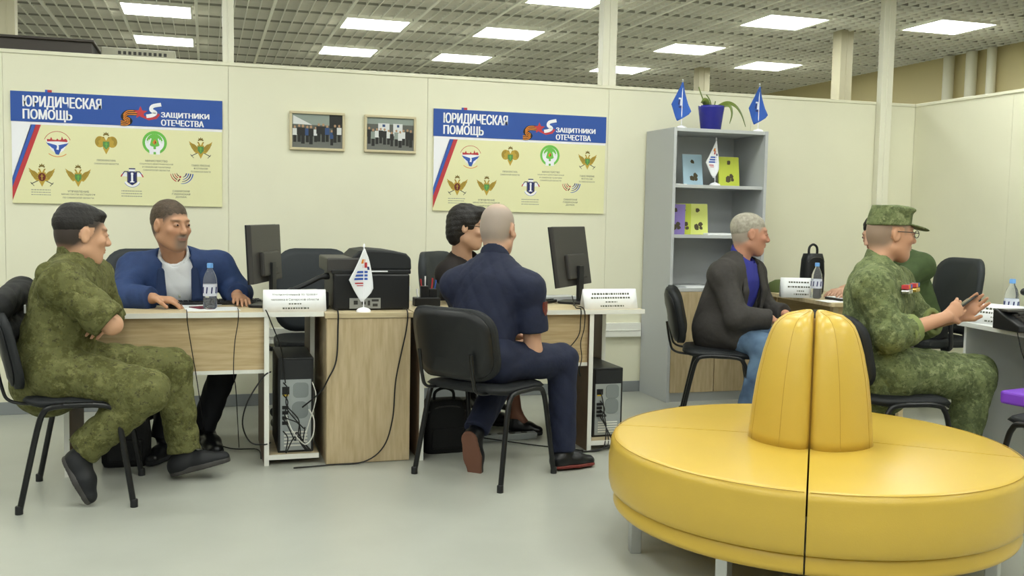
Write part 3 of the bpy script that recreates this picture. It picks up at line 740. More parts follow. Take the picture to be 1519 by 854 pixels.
# ------------------------------------------------------------------ plant
pl = thing('potted_plant', 'orchid-like plant in a shiny blue pot on bookcase', 'plant', (3.285, 6.10, 1.834))
MB().lathe([(.062, 0), (.068, .004), (.088, .15), (.090, .165), (.082, .165), (.078, .15)], (0, 0, 0), 26).build('pot', mat('blue_glaze', '2A2C8E', .2), pl)
MB().lathe([(.08, .145), (.0, .15)], (0, 0, 0), 20, False).build('soil', mat('bark', '4A3A28', .9), pl)
M_LEAF = mat('leaf_green', '6E8038', .45, var=.2, scale=20)
def leaf(pts, w):
    P = smooth_path(pts, 5); g = []; n = len(P)
    for i, p in enumerate(P):
        t = (P[min(i+1, n-1)]-P[max(i-1, 0)]).normalized(); s = t.cross(Vector((0, 1, .2))).normalized() if abs(t.y) < .9 else Vector((1, 0, 0))
        s = (s+Vector((0, .9, 0))).normalized(); ww = w*max(.06, math.sin(PI*min(.98, .12+.86*i/(n-1)))); g.append([p-s*ww, p+Vector((0, 0, -.004)), p+s*ww])
    MB().sheet(g, .003).build('leaf', M_LEAF, pl)
leaf([(.02, 0, .15), (.10, -.02, .19), (.17, -.02, .175), (.22, -.02, .12), (.255, -.02, .04)], .016)
leaf([(.02, -.02, .15), (.10, -.05, .175), (.125, -.06, .12), (.105, -.07, .05)], .02)
leaf([(-.02, 0, .15), (-.06, -.02, .195), (-.09, -.02, .185)], .026)
leaf([(-.01, .02, .15), (-.05, .0, .20), (-.03, -.01, .21)], .022)
for pts in ([(-.03, 0, .15), (-.07, 0, .22), (-.1, 0, .29)], [(0, 0, .15), (-.01, 0, .2), (-.04, 0, .24)], [(.02, 0, .15), (.03, 0, .2)]):
    MB().tube(smooth_path(pts, 4), .004, 6).build('stem', M_LEAF, pl)
# ------------------------------------------------------------------ booklets
def booklet(label, loc, rz, lean, w, h, th, m, art):
    t = thing('booklet', label, 'booklet', loc, 0, 'booklets on the bookcase', (lean, 0, rz))
    b = MB().box(-w/2, w/2, 0, th, 0, h).build('cover', m, t, .001)
    MB().box(-w/2+.001, w/2-.0005, .001, th-.001, .0015, h+.0005).build('pages', M_PAPER, t)
    a = MB()
    for (cx, cz, r) in art: 
        pts = [(cx+r*math.cos(k*PI/4)*random.uniform(.7, 1.2), -.0006, cz+r*math.sin(k*PI/4)*random.uniform(.7, 1.2)) for k in range(8)]; a.add(pts, [tuple(range(8))])
    tag(a.build('cover_print', mat('print_brown', '4E4632', .6), b), 'printed pictures', None, None, 'stuff')
M_LB = mat('cover_light_blue', 'A9C6D8', .5); M_LY = mat('cover_lime', 'C6D24A', .5); M_LP = mat('cover_lilac', '8E7BC0', .5); M_LYP = mat('cover_pale_lime', 'D6DE7C', .5)
art = [(0, .165, .016), (-.008, .05, .022), (.018, .07, .018), (.025, .045, .014)]
booklet('pale blue booklet leaning on the upper bookcase shelf', (3.19, 6.14, 1.462), .03, math.radians(-9), .15, .215, .008, M_LB, art)
booklet('lime booklet standing alone on the upper bookcase shelf', (3.455, 6.12, 1.462), -.04, math.radians(-8), .155, .205, .018, M_LY, art)
booklet('lilac booklet at the left end of lower bookcase shelf', (3.03, 6.08, 1.128), -.55, math.radians(-7), .13, .205, .010, M_LP, art)
booklet('narrow lime booklet standing beside the lilac booklet', (3.105, 6.10, 1.128), -.35, math.radians(-6), .10, .21, .012, M_LY, art)
booklet('pale lime booklet with brown picture on lower shelf', (3.215, 6.10, 1.128), -.04, math.radians(-6), .15, .21, .03, M_LYP, art)

# ------------------------------------------------------------------ wall pictures
def rect(mb, x0, x1, y0, y1, z): mb.add([(x0, y0, z), (x1, y0, z), (x1, y1, z), (x0, y1, z)], [(0, 1, 2, 3)])
def framed(label, cx, cz, w, h, variant):
    t = thing('framed_photo', label, 'framed photo', (cx, D-.001, cz), 0, 'framed photos on the partition', (PI/2, 0, 0))
    fm = mat('frame_cream', 'CFC3A0', .4); b = .016
    for a in ((-w/2, w/2, -h/2, -h/2+b), (-w/2, w/2, h/2-b, h/2), (-w/2, -w/2+b, -h/2+b, h/2-b), (w/2-b, w/2, -h/2+b, h/2-b)): MB().box(*a, 0, .022).build('frame_bar', fm, t, .003)
    MB().box(-w/2+b, w/2-b, -h/2+b, h/2-b, .0, .010).build('photo_print', mat('photo_grey', '5C5E58', .5), t)
    iw = w-2*b; ih = h-2*b; q = MB(); r = random.Random(variant*11+3)
    ms = [mat('photo_floor', '6F716C', .5), mat('photo_wall', '8F9A92', .5), mat('photo_dark', '262624', .5), mat('photo_blue', '36507E', .5), mat('photo_skin', 'B49070', .5), mat('photo_white', 'DADCDC', .5)]
    z = .0104; q.mi = 0; rect(q, -iw/2, iw/2, -ih/2, -ih*.12, z); q.mi = 1
    if variant == 0:
        rect(q, -iw/2, iw/2, ih*.18, ih*.5, z); q.mi = 5; q.add([(-iw*.48, ih*.45, z+.0002), (-iw*.1, ih*.18, z+.0002), (-iw*.48, ih*.2, z+.0002)], [(0, 2, 1)]); q.mi = 2; rect(q, iw*.24, iw*.5, ih*.1, ih*.5, z+.0002)
    else:
        rect(q, -iw/2, iw/2, ih*.3, ih*.5, z); q.mi = 5; rect(q, -iw*.26, -iw*.02, -ih*.05, ih*.33, z+.0002); rect(q, iw*.06, iw*.26, -ih*.05, ih*.33, z+.0002)
        q.mi = 3; rect(q, -iw*.17, -iw*.11, ih*.22, ih*.3, z+.0004); rect(q, iw*.14, iw*.19, ih*.22, ih*.3, z+.0004)
    n = 12
    for k in range(n):
        x = -iw*.44+iw*.88*k/(n-1)+r.uniform(-.004, .004); y0 = -ih*.42+r.uniform(0, .03); hh = ih*.52*r.uniform(.85, 1.1); s = hh/6; zz = z+.0006+k*.0001
        q.mi = 2; rect(q, x-s*.55, x+s*.55, y0, y0+hh*.45, zz)
        q.mi = r.choice((3, 3, 2, 2, 5)) if variant == 0 else r.choice((5, 2, 2, 1)); rect(q, x-s*.8, x+s*.8, y0+hh*.42, y0+hh*.83, zz+.00005)
        q.mi = 4; q.add([(x+s*.42*math.cos(a*PI/3), y0+hh*.92+s*.5*math.sin(a*PI/3), zz+.00008) for a in range(6)], [tuple(range(6))])
    q.build('group_picture', ms, t)
framed('framed group photo with blue-clad people beside slim post', .678, 1.742, .345, .242, 0)
framed('framed group photo with people before white banners', 1.144, 1.742, .337, .238, 1)

# ------------------------------------------------------------------ posters
def disc(mb, cx, cy, r, z, n=20, ry=None): mb.add([(cx+r*math.cos(2*PI*k/n), cy+(ry or r)*math.sin(2*PI*k/n), z) for k in range(n)], [tuple(range(n))])
def poly(mb, pts, z):
    n = len(pts)
    if sum(pts[i][0]*pts[(i+1) % n][1]-pts[(i+1) % n][0]*pts[i][1] for i in range(n)) < 0: pts = pts[::-1]
    mb.add([(x, y, z) for x, y in pts], [tuple(range(n))])
def stroke(mb, pts, w, z):
    P = [Vector((x, y)) for x, y in pts]; k = len(P); vs = []
    for i, p in enumerate(P):
        t = (P[min(i+1, k-1)]-P[max(i-1, 0)]).normalized(); n = Vector((-t.y, t.x)); ww = w if not isinstance(w, (list, tuple)) else w[0]+(w[1]-w[0])*i/(k-1)
        vs += [(*(p+n*ww/2), z), (*(p-n*ww/2), z)]
    mb.add(vs, [(2*i, 2*i+1, 2*i+3, 2*i+2) for i in range(k-1)])
def arcp(cx, cy, r, a0, a1, n=14): return [(cx+r*math.cos(math.radians(a0+(a1-a0)*k/n)), cy+r*math.sin(math.radians(a0+(a1-a0)*k/n))) for k in range(n+1)]
EM = [M_GOLD, M_GOLDD, M_GREEND, M_MAROON, M_NAVY, M_RED, M_PWHITE, M_PBLUE, M_GREEN, M_INK, M_ORANGE, M_PK]
GO, GD, GR, MA, NA, RE, WH, BL, LG, IK, OR, BK = range(12)
def wings(q, r, z):
    for s in (-1, 1):
        q.mi = GO; poly(q, [(s*r*.08, -r*.35), (s*r*.42, -r*.5), (s*r*.62, -r*.3), (s*r*.66, -r*.12), (s*r*.1, r*.12)], z)
        poly(q, [(s*r*.1, -r*.1), (s*r*.6, -r*.3), (s*r*.82, r*.0), (s*r*1.04, r*.62), (s*r*.78, r*.42), (s*r*.55, r*.34), (s*r*.3, r*.1)], z+.0001)
        q.mi = GD
        for k in range(5): stroke(q, [(s*r*(.25+.07*k), -r*(.1+.04*k)), (s*r*(.5+.12*k), r*(.28+.05*k)-r*.12*(k > 3))], r*.035, z+.0003)
        stroke(q, [(s*r*.3, -r*.3), (s*r*.6, -r*.25)], r*.035, z+.0003)
def eagle(q, r, shield, crossed, round_=False):
    z = .0004
    if crossed:
        q.mi = IK
        for s in (-1, 1):
            stroke(q, [(s*r*.85, -r*.75), (-s*r*.1, -r*.25)], r*.07, z); stroke(q, [(s*r*.62, -r*.92), (s*r*.9, -r*.6)], r*.05, z)
    if round_:
        for s in (-1, 1):
            q.mi = GO; disc(q, s*r*.5, r*.12, r*.42, z, 18, r*.5); q.mi = GD
            for k in range(4): stroke(q, arcp(s*r*.5, r*.12, r*(.18+.07*k), 100 if s > 0 else 80, -60 if s > 0 else 240), r*.03, z+.0002)
    else: wings(q, r, z+.0001)
    q.mi = GO; poly(q, [(-r*.3, r*.25), (r*.3, r*.25), (r*.26, -r*.45), (0, -r*.98), (-r*.26, -r*.45)], z+.0009)
    for s in (-1, 1):
        q.mi = GO; stroke(q, [(s*r*.08, r*.2), (s*r*.2, r*.5), (s*r*.28, r*.55)], [r*.16, r*.08], z+.001)
        q.mi = GD; disc(q, s*r*.22, r*.5, r*.05, z+.0012, 8); disc(q, s*r*.18, r*.72, r*.07, z+.0012, 8)
    q.mi = GD; poly(q, [(-r*.15, r*.72), (r*.15, r*.72), (r*.2, r*.95), (r*.07, r*.86), (0, r*1.02), (-r*.07, r*.86), (-r*.2, r*.95)], z+.0012)
    q.mi = shield; poly(q, [(-r*.27, r*.15), (r*.27, r*.15), (r*.27, -r*.25), (0, -r*.55), (-r*.27, -r*.25)] if shield != MA else [(r*.3*math.cos(k*PI/8), -r*.15+r*.36*math.sin(k*PI/8)) for k in range(16)], z+.0013)
    q.mi = GO if shield != GR else LG
    stroke(q, [(0, r*.08), (0, -r*.4)], r*.07, z+.0015); stroke(q, [(-r*.13, -r*.08), (r*.13, -r*.08)], r*.05, z+.0015)
def em_bird(q, r):
    z = .0004; q.mi = RE; stroke(q, arcp(0, 0, r*1.12, 20, 160), r*.045, z); q.mi = OR; stroke(q, arcp(0, 0, r*1.12, 230, 310), r*.06, z)
    q.mi = WH; poly(q, [(-r*.95, r*.35), (r*.95, r*.35), (r*.5, -r*.55), (0, -r*.9), (-r*.5, -r*.55)], z+.0001)
    q.mi = RE; poly(q, [(-r*.85, r*.2), (-r*.85, r*.42), (-r*.6, r*.4), (-r*.5, r*.62), (-r*.4, r*.38), (-r*.1, r*.36), (0, r*.5), (r*.12, r*.36), (r*.3, r*.4), (r*.38, r*.7), (r*.48, r*.42), (r*.7, r*.5), (r*.85, r*.3), (r*.8, r*.2), (.0, r*.24)], z+.0003)
    q.mi = BL
    for s in (-1, 1):
        for k in range(3): poly(q, [(0, -r*(.12+.12*k)), (s*r*(.92-.2*k), r*(.12-.16*k)), (s*r*(.7-.2*k), -r*(.16+.15*k)), (s*r*.15, -r*(.45+.1*k))], z+.0004+.0001*k)
    poly(q, [(-r*.3, -r*.5), (r*.3, -r*.5), (r*.1, -r*.95), (-r*.15, -r*.9)], z+.0006)
    q.mi = WH; stroke(q, [(-r*.1, r*.05), (r*.05, -r*.2), (0, -r*.5)], [r*.1, r*.2], z+.0008)
def em_hands(q, r):
    z = .0004; q.mi = LG; disc(q, 0, 0, r, z, 28); q.mi = WH; disc(q, 0, -.02*r, r*.78, z+.0001, 26); q.mi = LG; disc(q, 0, r*.1, r*.66, z+.0002, 24)
    q.mi = WH
    for s in (-1, 1):
        poly(q, [(s*r*.1, -r*1.0), (s*r*.42, -r*1.0), (s*r*.45, -r*.5), (s*r*.75, -r*.1), (s*r*.6, -r*.05), (s*r*.3, -r*.3), (s*r*.1, -r*.35)], z+.0004)
        for k in range(4): stroke(q, [(s*r*(.45+.06*k), -r*.25), (s*r*(.3+.15*k), r*(.36-.1*k))], r*.09, z+.0005)
    q.mi = OR; poly(q, [(-r*.18, 0), (0, -r*.18), (r*.18, r*.05), (r*.02, r*.3)], z+.0006); q.mi = MA; poly(q, [(0, -r*.15), (r*.12, 0), (r*.03, r*.2)], z+.0007)
def em_shield(q, r):
    z = .0004
    for s in (-1, 1):
        q.mi = WH; poly(q, [(s*r*.3, r*.45), (s*r*1.0, r*.5), (s*r*1.1, r*.1), (s*r*.8, r*.1), (s*r*.4, r*.05)], z)
        q.mi = NA; stroke(q, [(s*r*.35, r*.6), (s*r*.75, r*.62), (s*r*1.05, r*.2)], r*.1, z+.0002); q.mi = RE; stroke(q, [(s*r*.95, r*.35), (s*r*1.12, r*.05)], r*.12, z+.0003)
        q.mi = WH; stroke(q, arcp(0, -r*.2, r*.72, 270, 270+s*70), r*.2, z+.0001); q.mi = BL; stroke(q, arcp(0, -r*.2, r*.84, 270, 270+s*62), r*.04, z+.0004)
    q.mi = NA; poly(q, [(-r*.5, r*.55), (r*.5, r*.55), (r*.5, -r*.5), (0, -r*.85), (-r*.5, -r*.5)], z+.0005)
    q.mi = WH; poly(q, [(-r*.3, r*.95), (r*.3, r*.95), (r*.3, r*.62), (-r*.3, r*.62)], z+.0004); q.mi = NA; stroke(q, [(-r*.32, r*.92), (r*.32, r*.92)], r*.12, z+.0006); stroke(q, [(-r*.3, r*.6), (r*.3, r*.6)], r*.08, z+.0006)
    q.mi = WH; stroke(q, [(0, r*.35), (0, -r*.45)], r*.2, z+.0007); stroke(q, [(-r*.22, -r*.48), (r*.22, -r*.48)], r*.1, z+.0007); disc(q, 0, r*.38, r*.14, z+.0008, 10)
    q.mi = GD; stroke(q, [(-r*.42, r*.4), (-r*.42, -r*.4)], r*.04, z+.0008); stroke(q, [(r*.42, r*.4), (r*.42, -r*.4)], r*.04, z+.0008)
def em_arcs(q, r):
    z = .0004
    for k in range(4):
        q.mi = (NA, BL, NA, BL)[k]; stroke(q, arcp(r*.05, r*.5, r*(.45+.2*k), 355, 285-6*k), [r*.12, r*.05], z)
        q.mi = (MA, RE, MA, RE)[k]; stroke(q, arcp(-r*.05, r*.5, r*(.35+.19*k), 188, 245), [r*.05, r*.1], z)
    q.mi = RE; disc(q, -r*.08, r*.1, r*.1, z+.0002, 10); q.mi = MA; stroke(q, [(-r*.3, -r*.35), (-r*.1, -r*.1)], r*.12, z+.0002)
def em_make(fn, r):
    q = MB(); fn(q, r); o = q.build('emblem', EM); me = o.data; bpy.data.objects.remove(o); return me
ER = .066
EMB = [('bird and red skyline emblem', em_make(em_bird, ER), .208, .46), ('golden eagle emblem with round wings', em_make(lambda q, r: eagle(q, r, GR, False, True), ER*1.02), .435, .437),
       ('green disc emblem with open hands', em_make(em_hands, ER*1.06), .667, .415), ('golden eagle emblem with green shield and crossed blades', em_make(lambda q, r: eagle(q, r, GR, True), ER), .893, .45),
       ('golden eagle emblem with maroon shield', em_make(lambda q, r: eagle(q, r, MA, True), ER*1.04), .135, .745), ('golden eagle emblem with green shield', em_make(lambda q, r: eagle(q, r, GR, False), ER*1.02), .302, .742),
       ('navy shield emblem with white column', em_make(em_shield, ER*.85), .557, .742), ('red and blue arc emblem', em_make(em_arcs, ER*.95), .795, .735)]
CAP = [(.435, .585, ['ПРОКУРАТУРА', 'САМАРСКОЙ ОБЛАСТИ'], .135), (.675, .575, ['МИНИСТЕРСТВО', 'СОЦИАЛЬНО-ДЕМОГРАФИЧЕСКОЙ', 'И СЕМЕЙНОЙ ПОЛИТИКИ', 'САМАРСКОЙ ОБЛАСТИ'], .19),
       (.893, .605, ['ГЛАВНОЕ УПРАВЛЕНИЕ', 'ФССП РОССИИ', 'ПО САМАРСКОЙ ОБЛАСТИ'], .115), (.302, .875, ['УПРАВЛЕНИЕ', 'МИНИСТЕРСТВА ЮСТИЦИИ РФ', 'ПО САМАРСКОЙ ОБЛАСТИ'], .185),
       (.795, .85, ['САМАРСКАЯ', 'ГУБЕРНСКАЯ', 'ДУМА'], .105)]
def poster(label, x0, x1, z0, z1):
    W_, H_ = x1-x0, z1-z0
    t = thing('legal_aid_poster', label, 'poster', ((x0+x1)/2, D-.0005, (z0+z1)/2), 0, 'legal aid posters', (PI/2, 0, 0))
    X = lambda u: (u-.5)*W_
    Y = lambda v: (.5-v)*H_
    T = .012
    MB().box(X(0), X(1), Y(1), Y(0), 0, T).build('board', M_CREAM, t, .001)
    b = MB().box(X(-.002), X(1.002), Y(.268), Y(0), T-.004, T+.004).build('header', M_BLUEP, t, .001)
    MB().box(X(0), X(1), Y(.292), Y(.268), T-.001, T+.001).build('header_rule', M_PWHITE, t)
    # diagonal tricolour
    def quad(u0, u1, l0, l1, m, nm):
        # between header bottom (v=.292) and left edge / bottom
        q = MB(); q.prism([(X(u0), Y(.292)), (X(u1), Y(.292)), (X(.0005), Y(l1)), (X(.0005), Y(l0))], T-.001, T+.0012); return q.build(nm, m, t)
    quad(.0005, .092, .60, .78, M_PWHITE, 'white_stripe'); quad(.088, .112, .77, .86, M_PBLUE, 'blue_stripe'); quad(.110, .134, .855, .975, M_RED, 'red_stripe')
    tb_ = MB(); tb_.box(X(.155), X(.185), Y(0), Y(-.022), .002, T); tb_.build('red_tab', M_RED, t); MB().box(X(.155), X(.166), Y(0), Y(-.022), .003, T+.0006).build('blue_tab', M_PBLUE, t)
    # lettering
    def letters(s, u0, u1, v0, v1, m, nm, z, bold=.012):
        q = MB(); v, f = text_mesh(s, X(u0), X(u1), Y(v1), Y(v0), z, .004)
        for dx in (-bold, 0, bold): q.add([(x+dx*.04, y, zz_+dx*.004) for x, y, zz_ in v], f)
        return tag(q.build(nm, m, t), 'printed lettering', None, None, 'stuff')
    zz = T+.0046
    letters('ЮРИДИЧЕСКАЯ', .054, .414, .035, .155, M_PWHITE, 'lettering', zz, .06); letters('ПОМОЩЬ', .054, .277, .155, .262, M_PWHITE, 'lettering', zz, .06)
    letters('ЗАЩИТНИКИ', .70, .935, .13, .188, M_PWHITE, 'lettering', zz, .05); letters('ОТЕЧЕСТВА', .70, .908, .198, .255, M_PWHITE, 'lettering', zz, .05)
    # ribbon and star logo
    q = MB(); zr = T+.0044
    def S_(pts, w, mi, dz): q.mi = mi; stroke(q, [(X(u), Y(v)) for u, v in pts], w, zr+dz)
    rib = [(.505, .245), (.53, .245), (.548, .225), (.53, .205), (.520, .185), (.54, .15), (.585, .148)]
    rs_ = [tuple(p) for p in smooth_path([(u, v, 0) for u, v in rib], 5)]; rs_ = [(p[0], p[1]) for p in rs_]
    S_(rs_, .034, 3, 0); 
    for off in (-.011, 0, .011): S_([(u, v+off/H_) for u, v in rs_], .0055, 2, .0004)
    q.mi = 0; st = []
    for k in range(10):
        a = math.radians(90+36*k); rr = .042 if k % 2 == 0 else .018; st.append((X(.60)+rr*math.cos(a), Y(.145)+rr*math.sin(a)*.95))
    poly(q, st, zr+.0006)
    S_([(.60, .17), (.64, .20), (.675, .185), (.69, .15)], .014, 0, .0005)
    s5 = [tuple(p)[:2] for p in smooth_path([(.628, .175, 0), (.655, .165, 0), (.672, .14, 0), (.652, .115, 0), (.66, .08, 0), (.70, .062, 0)], 5)]
    S_(s5, .022, 1, .0008); S_([(u+.004, v+.035) for u, v in s5[-10:]], .008, 4, .0007)
    q.build('ribbon_star_logo', [M_RED, M_PWHITE, M_ORANGE, M_PK, M_PBLUE], t)
    for lb, me, u, v in EMB:
        o = link('emblem', me, t, 0, (X(u), Y(v), T)); o['label'] = lb
    cp = MB()
    for u, v, ls, wd_ in CAP:
        for k, s in enumerate(ls):
            w = wd_*min(1, .35+.65*len(s)/max(len(x) for x in ls)); vv, ff = text_mesh(s, X(u)-w/2, X(u)+w/2, Y(v+.028*k+.018), Y(v+.028*k), T+.0006, .003); cp.add(vv, ff)
    tag(cp.build('captions', M_INK, t), 'small dark captions', None, None, 'stuff')
    bx = MB()
    for k in range(3):
        x = X(.505)
        while x < X(.605):
            l = random.uniform(.004, .012); rect(bx, x, x+l, Y(.872+.024*k), Y(.864+.024*k), T+.0006); x += l+.003
        x = X(.085)
        while x < X(.175):
            l = random.uniform(.005, .014); rect(bx, x, x+l, Y(.88+.022*k), Y(.873+.022*k), T+.0006); x += l+.003
    tag(bx.build('faint_captions', M_INKL, t), 'faint grey captions', None, None, 'stuff')
poster('blue-headed legal aid poster above the man in blue jacket', -1.076, .099, 1.252, 1.901)
poster('blue-headed legal aid poster above woman and navy officer', 1.430, 2.643, 1.256, 1.922)

# ------------------------------------------------------------------ cables
M_CBL = mat('black_cable', '121212', .5); M_CBLW = mat('pale_cable', 'CFCFC6', .5)
def cable(label, pts, r=.003, m=M_CBL):
    tag(MB().tube(smooth_path(pts, 6), r, 6).build('cable', m), label, 'cable', 'cables around the desks')
F1 = FY-.007
cable('thin black cord over desk front near maroon booklet', [(-.09, 5.0, .754), (-.085, F1, .755), (-.082, F1, .70), (-.06, F1, .55), (-.045, F1+.02, .45), (-.03, 5.05, .3), (.0, 5.3, .02)], .0022)
cable('thin black cord over desk front near the monitor', [(.15, 5.05, .754), (.148, F1, .756), (.145, F1, .70), (.13, F1, .60), (.125, F1, .46), (.14, 5.0, .35), (.16, 5.2, .02)], .0022)
cable('black cord dropping behind name card into computer shelf', [(.275, 4.98, .754), (.278, F1, .755), (.30, F1, .70), (.345, F1, .58), (.36, 4.9, .48), (.37, 4.89, .40)], .003)
cable('thick black cable down the side cabinet left edge', [(.615, 4.93, .755), (.612, 4.812, .755), (.612, 4.81, .68), (.605, 4.81, .52), (.565, 4.80, .43), (.53, 4.83, .36), (.45, 4.88, .28)], .004)
cable('long black cable down oak cabinet front from printer', [(.955, 4.93, .755), (.953, 4.812, .755), (.948, 4.81, .66), (.90, 4.812, .42), (.885, 4.812, .22), (.84, 4.81, .08), (.74, 4.80, .012), (.58, 4.80, .006), (.40, 4.78, .006)], .0035)
cable('black cable loop bulging from left desk panel', [(.30, 4.88, .46), (.262, 4.852, .44), (.19, 4.83, .33), (.165, 4.83, .22), (.20, 4.84, .13), (.262, 4.852, .11), (.30, 4.89, .11)], .0035)
cable('black cable lying on floor under the left desk', [(-.02, 5.5, .006), (.12, 5.25, .006), (.25, 5.2, .006), (.26, 5.0, .006)], .003)
rc = random.Random(4)
for k, lb in enumerate(('black cable in the tangle behind left tower, highest start', 'second black cable in the tangle behind left tower', 'third black cable in the tangle behind left tower', 'looped black cable in the tangle behind left tower', 'lowest black cable in the tangle behind left tower')):
    z0 = .40-.06*k; x0 = .365+rc.uniform(-.008, .01)
    cable(lb, [(x0, 4.905, z0), (x0+.02, 4.872, z0-.03), (x0+rc.uniform(.0, .10), 4.865, z0-.10), (.40+rc.uniform(0, .08), 4.868, .22-.02*k), (.43+.012*k, 4.866, .13-.012*k), (.47+.006*k, 4.862, .064)], .0032)
cable('pale cable looping behind the left tower', [(.375, 4.905, .24), (.40, 4.865, .17), (.46, 4.862, .10), (.50, 4.866, .14), (.505, 4.87, .22), (.48, 4.87, .27)], .0035, M_CBLW)
cable('pale thin cable beside the left tower', [(.50, 4.90, .40), (.515, 4.872, .34), (.505, 4.868, .28), (.48, 4.868, .20), (.45, 4.866, .09)], .0028, M_CBLW)
F2 = FY2-.007
cable('black monitor cable over desk front sagging to knee', [(1.93, 5.1, .80), (1.875, 4.9, .757), (1.868, F2, .756), (1.868, F2, .70), (1.86, F2, .62), (1.80, F2, .55), (1.73, F2, .52), (1.70, 4.84, .50)], .003)
cable('twisted black cable over desk front below name card', [(1.90, 5.0, .757), (1.886, F2, .756), (1.89, F2, .66), (1.872, F2, .58), (1.88, F2, .50), (1.868, F2, .44), (1.88, 4.82, .40)], .0028)
for k, lb in enumerate(('black cable in the bundle behind right tower', 'second black cable in the bundle behind right tower', 'third black cable in the bundle behind right tower')):
    cable(lb, [(2.03, 4.895, .30-.05*k), (2.035+.01*k, 4.872, .25-.04*k), (2.045-.012*k, 4.868, .17), (2.055, 4.866, .11), (2.02+.02*k, 4.80, .03), (1.98-.03*k, 4.785, .006), (1.90-.06*k, 4.78, .006)], .0032)
cable('black cable running over floor from the power strip', [(1.40, 5.14, .03), (1.50, 5.09, .02), (1.62, 5.03, .008), (1.72, 4.95, .006), (1.84, 4.86, .006), (1.90, 4.80, .006)], .0035)
cable('black telephone cord hanging from white desk', [(3.60, 3.62, .77), (3.545, 3.61, .765), (3.54, 3.60, .72), (3.55, 3.56, .62), (3.62, 3.52, .56)], .003)

# ------------------------------------------------------------------ people: implicit surfaces
def V3(p): return np.array(p, dtype=np.float64)
def nrm(v): v = V3(v); return v/max(1e-9, np.linalg.norm(v))
def cone(a, b, ra, rb, k=.02, flat=None, op='u', capb=False, capa=False): return dict(t='c', a=V3(a), b=V3(b), ra=ra, rb=rb, k=k, flat=flat, op=op, capa=capa, capb=capb)
def ell(c, r, R=None, k=.02, op='u'): return dict(t='e', c=V3(c), r=V3(r), R=np.eye(3) if R is None else R, k=k, op=op)
def plane(p, n): return dict(t='p', p=V3(p), n=nrm(n), op='i', k=0)
def prim_box(q):
    if q['t'] == 'c': r = max(q['ra'], q['rb'])*1.02; return np.minimum(q['a'], q['b'])-r, np.maximum(q['a'], q['b'])+r
    r = max(q['r']); e = np.abs(q['R'].T)@q['r']; return q['c']-e, q['c']+e
def prim_eval(q, X, Y, Z):
    if q['t'] == 'c':
        a = q['a'].copy(); ab = q['b']-a; px, py, pz = X-a[0], Y-a[1], Z-a[2]
        if q['flat'] is not None:
            n, s = q['flat']; n = nrm(n); d = (px*n[0]+py*n[1]+pz*n[2])*(s-1); px, py, pz = px+d*n[0], py+d*n[1], pz+d*n[2]
            ab = ab+n*(ab@n)*(s-1)
        L2 = ab@ab; t0 = (px*ab[0]+py*ab[1]+pz*ab[2])/L2; t = np.clip(t0, 0, 1)
        d = np.sqrt((px-t*ab[0])**2+(py-t*ab[1])**2+(pz-t*ab[2])**2)-(q['ra']+t*(q['rb']-q['ra']))
        L = math.sqrt(L2)
        if q['capb']: d = np.maximum(d, (t0-1)*L)
        if q['capa']: d = np.maximum(d, -t0*L)
        return d
    R = q['R']; px, py, pz = X-q['c'][0], Y-q['c'][1], Z-q['c'][2]; r = q['r']
    u = [(R[i, 0]*px+R[i, 1]*py+R[i, 2]*pz) for i in range(3)]
    k0 = np.sqrt(sum((u[i]/r[i])**2 for i in range(3))); k1 = np.sqrt(sum((u[i]/r[i]**2)**2 for i in range(3)))+1e-9
    return k0*(k0-1)/k1
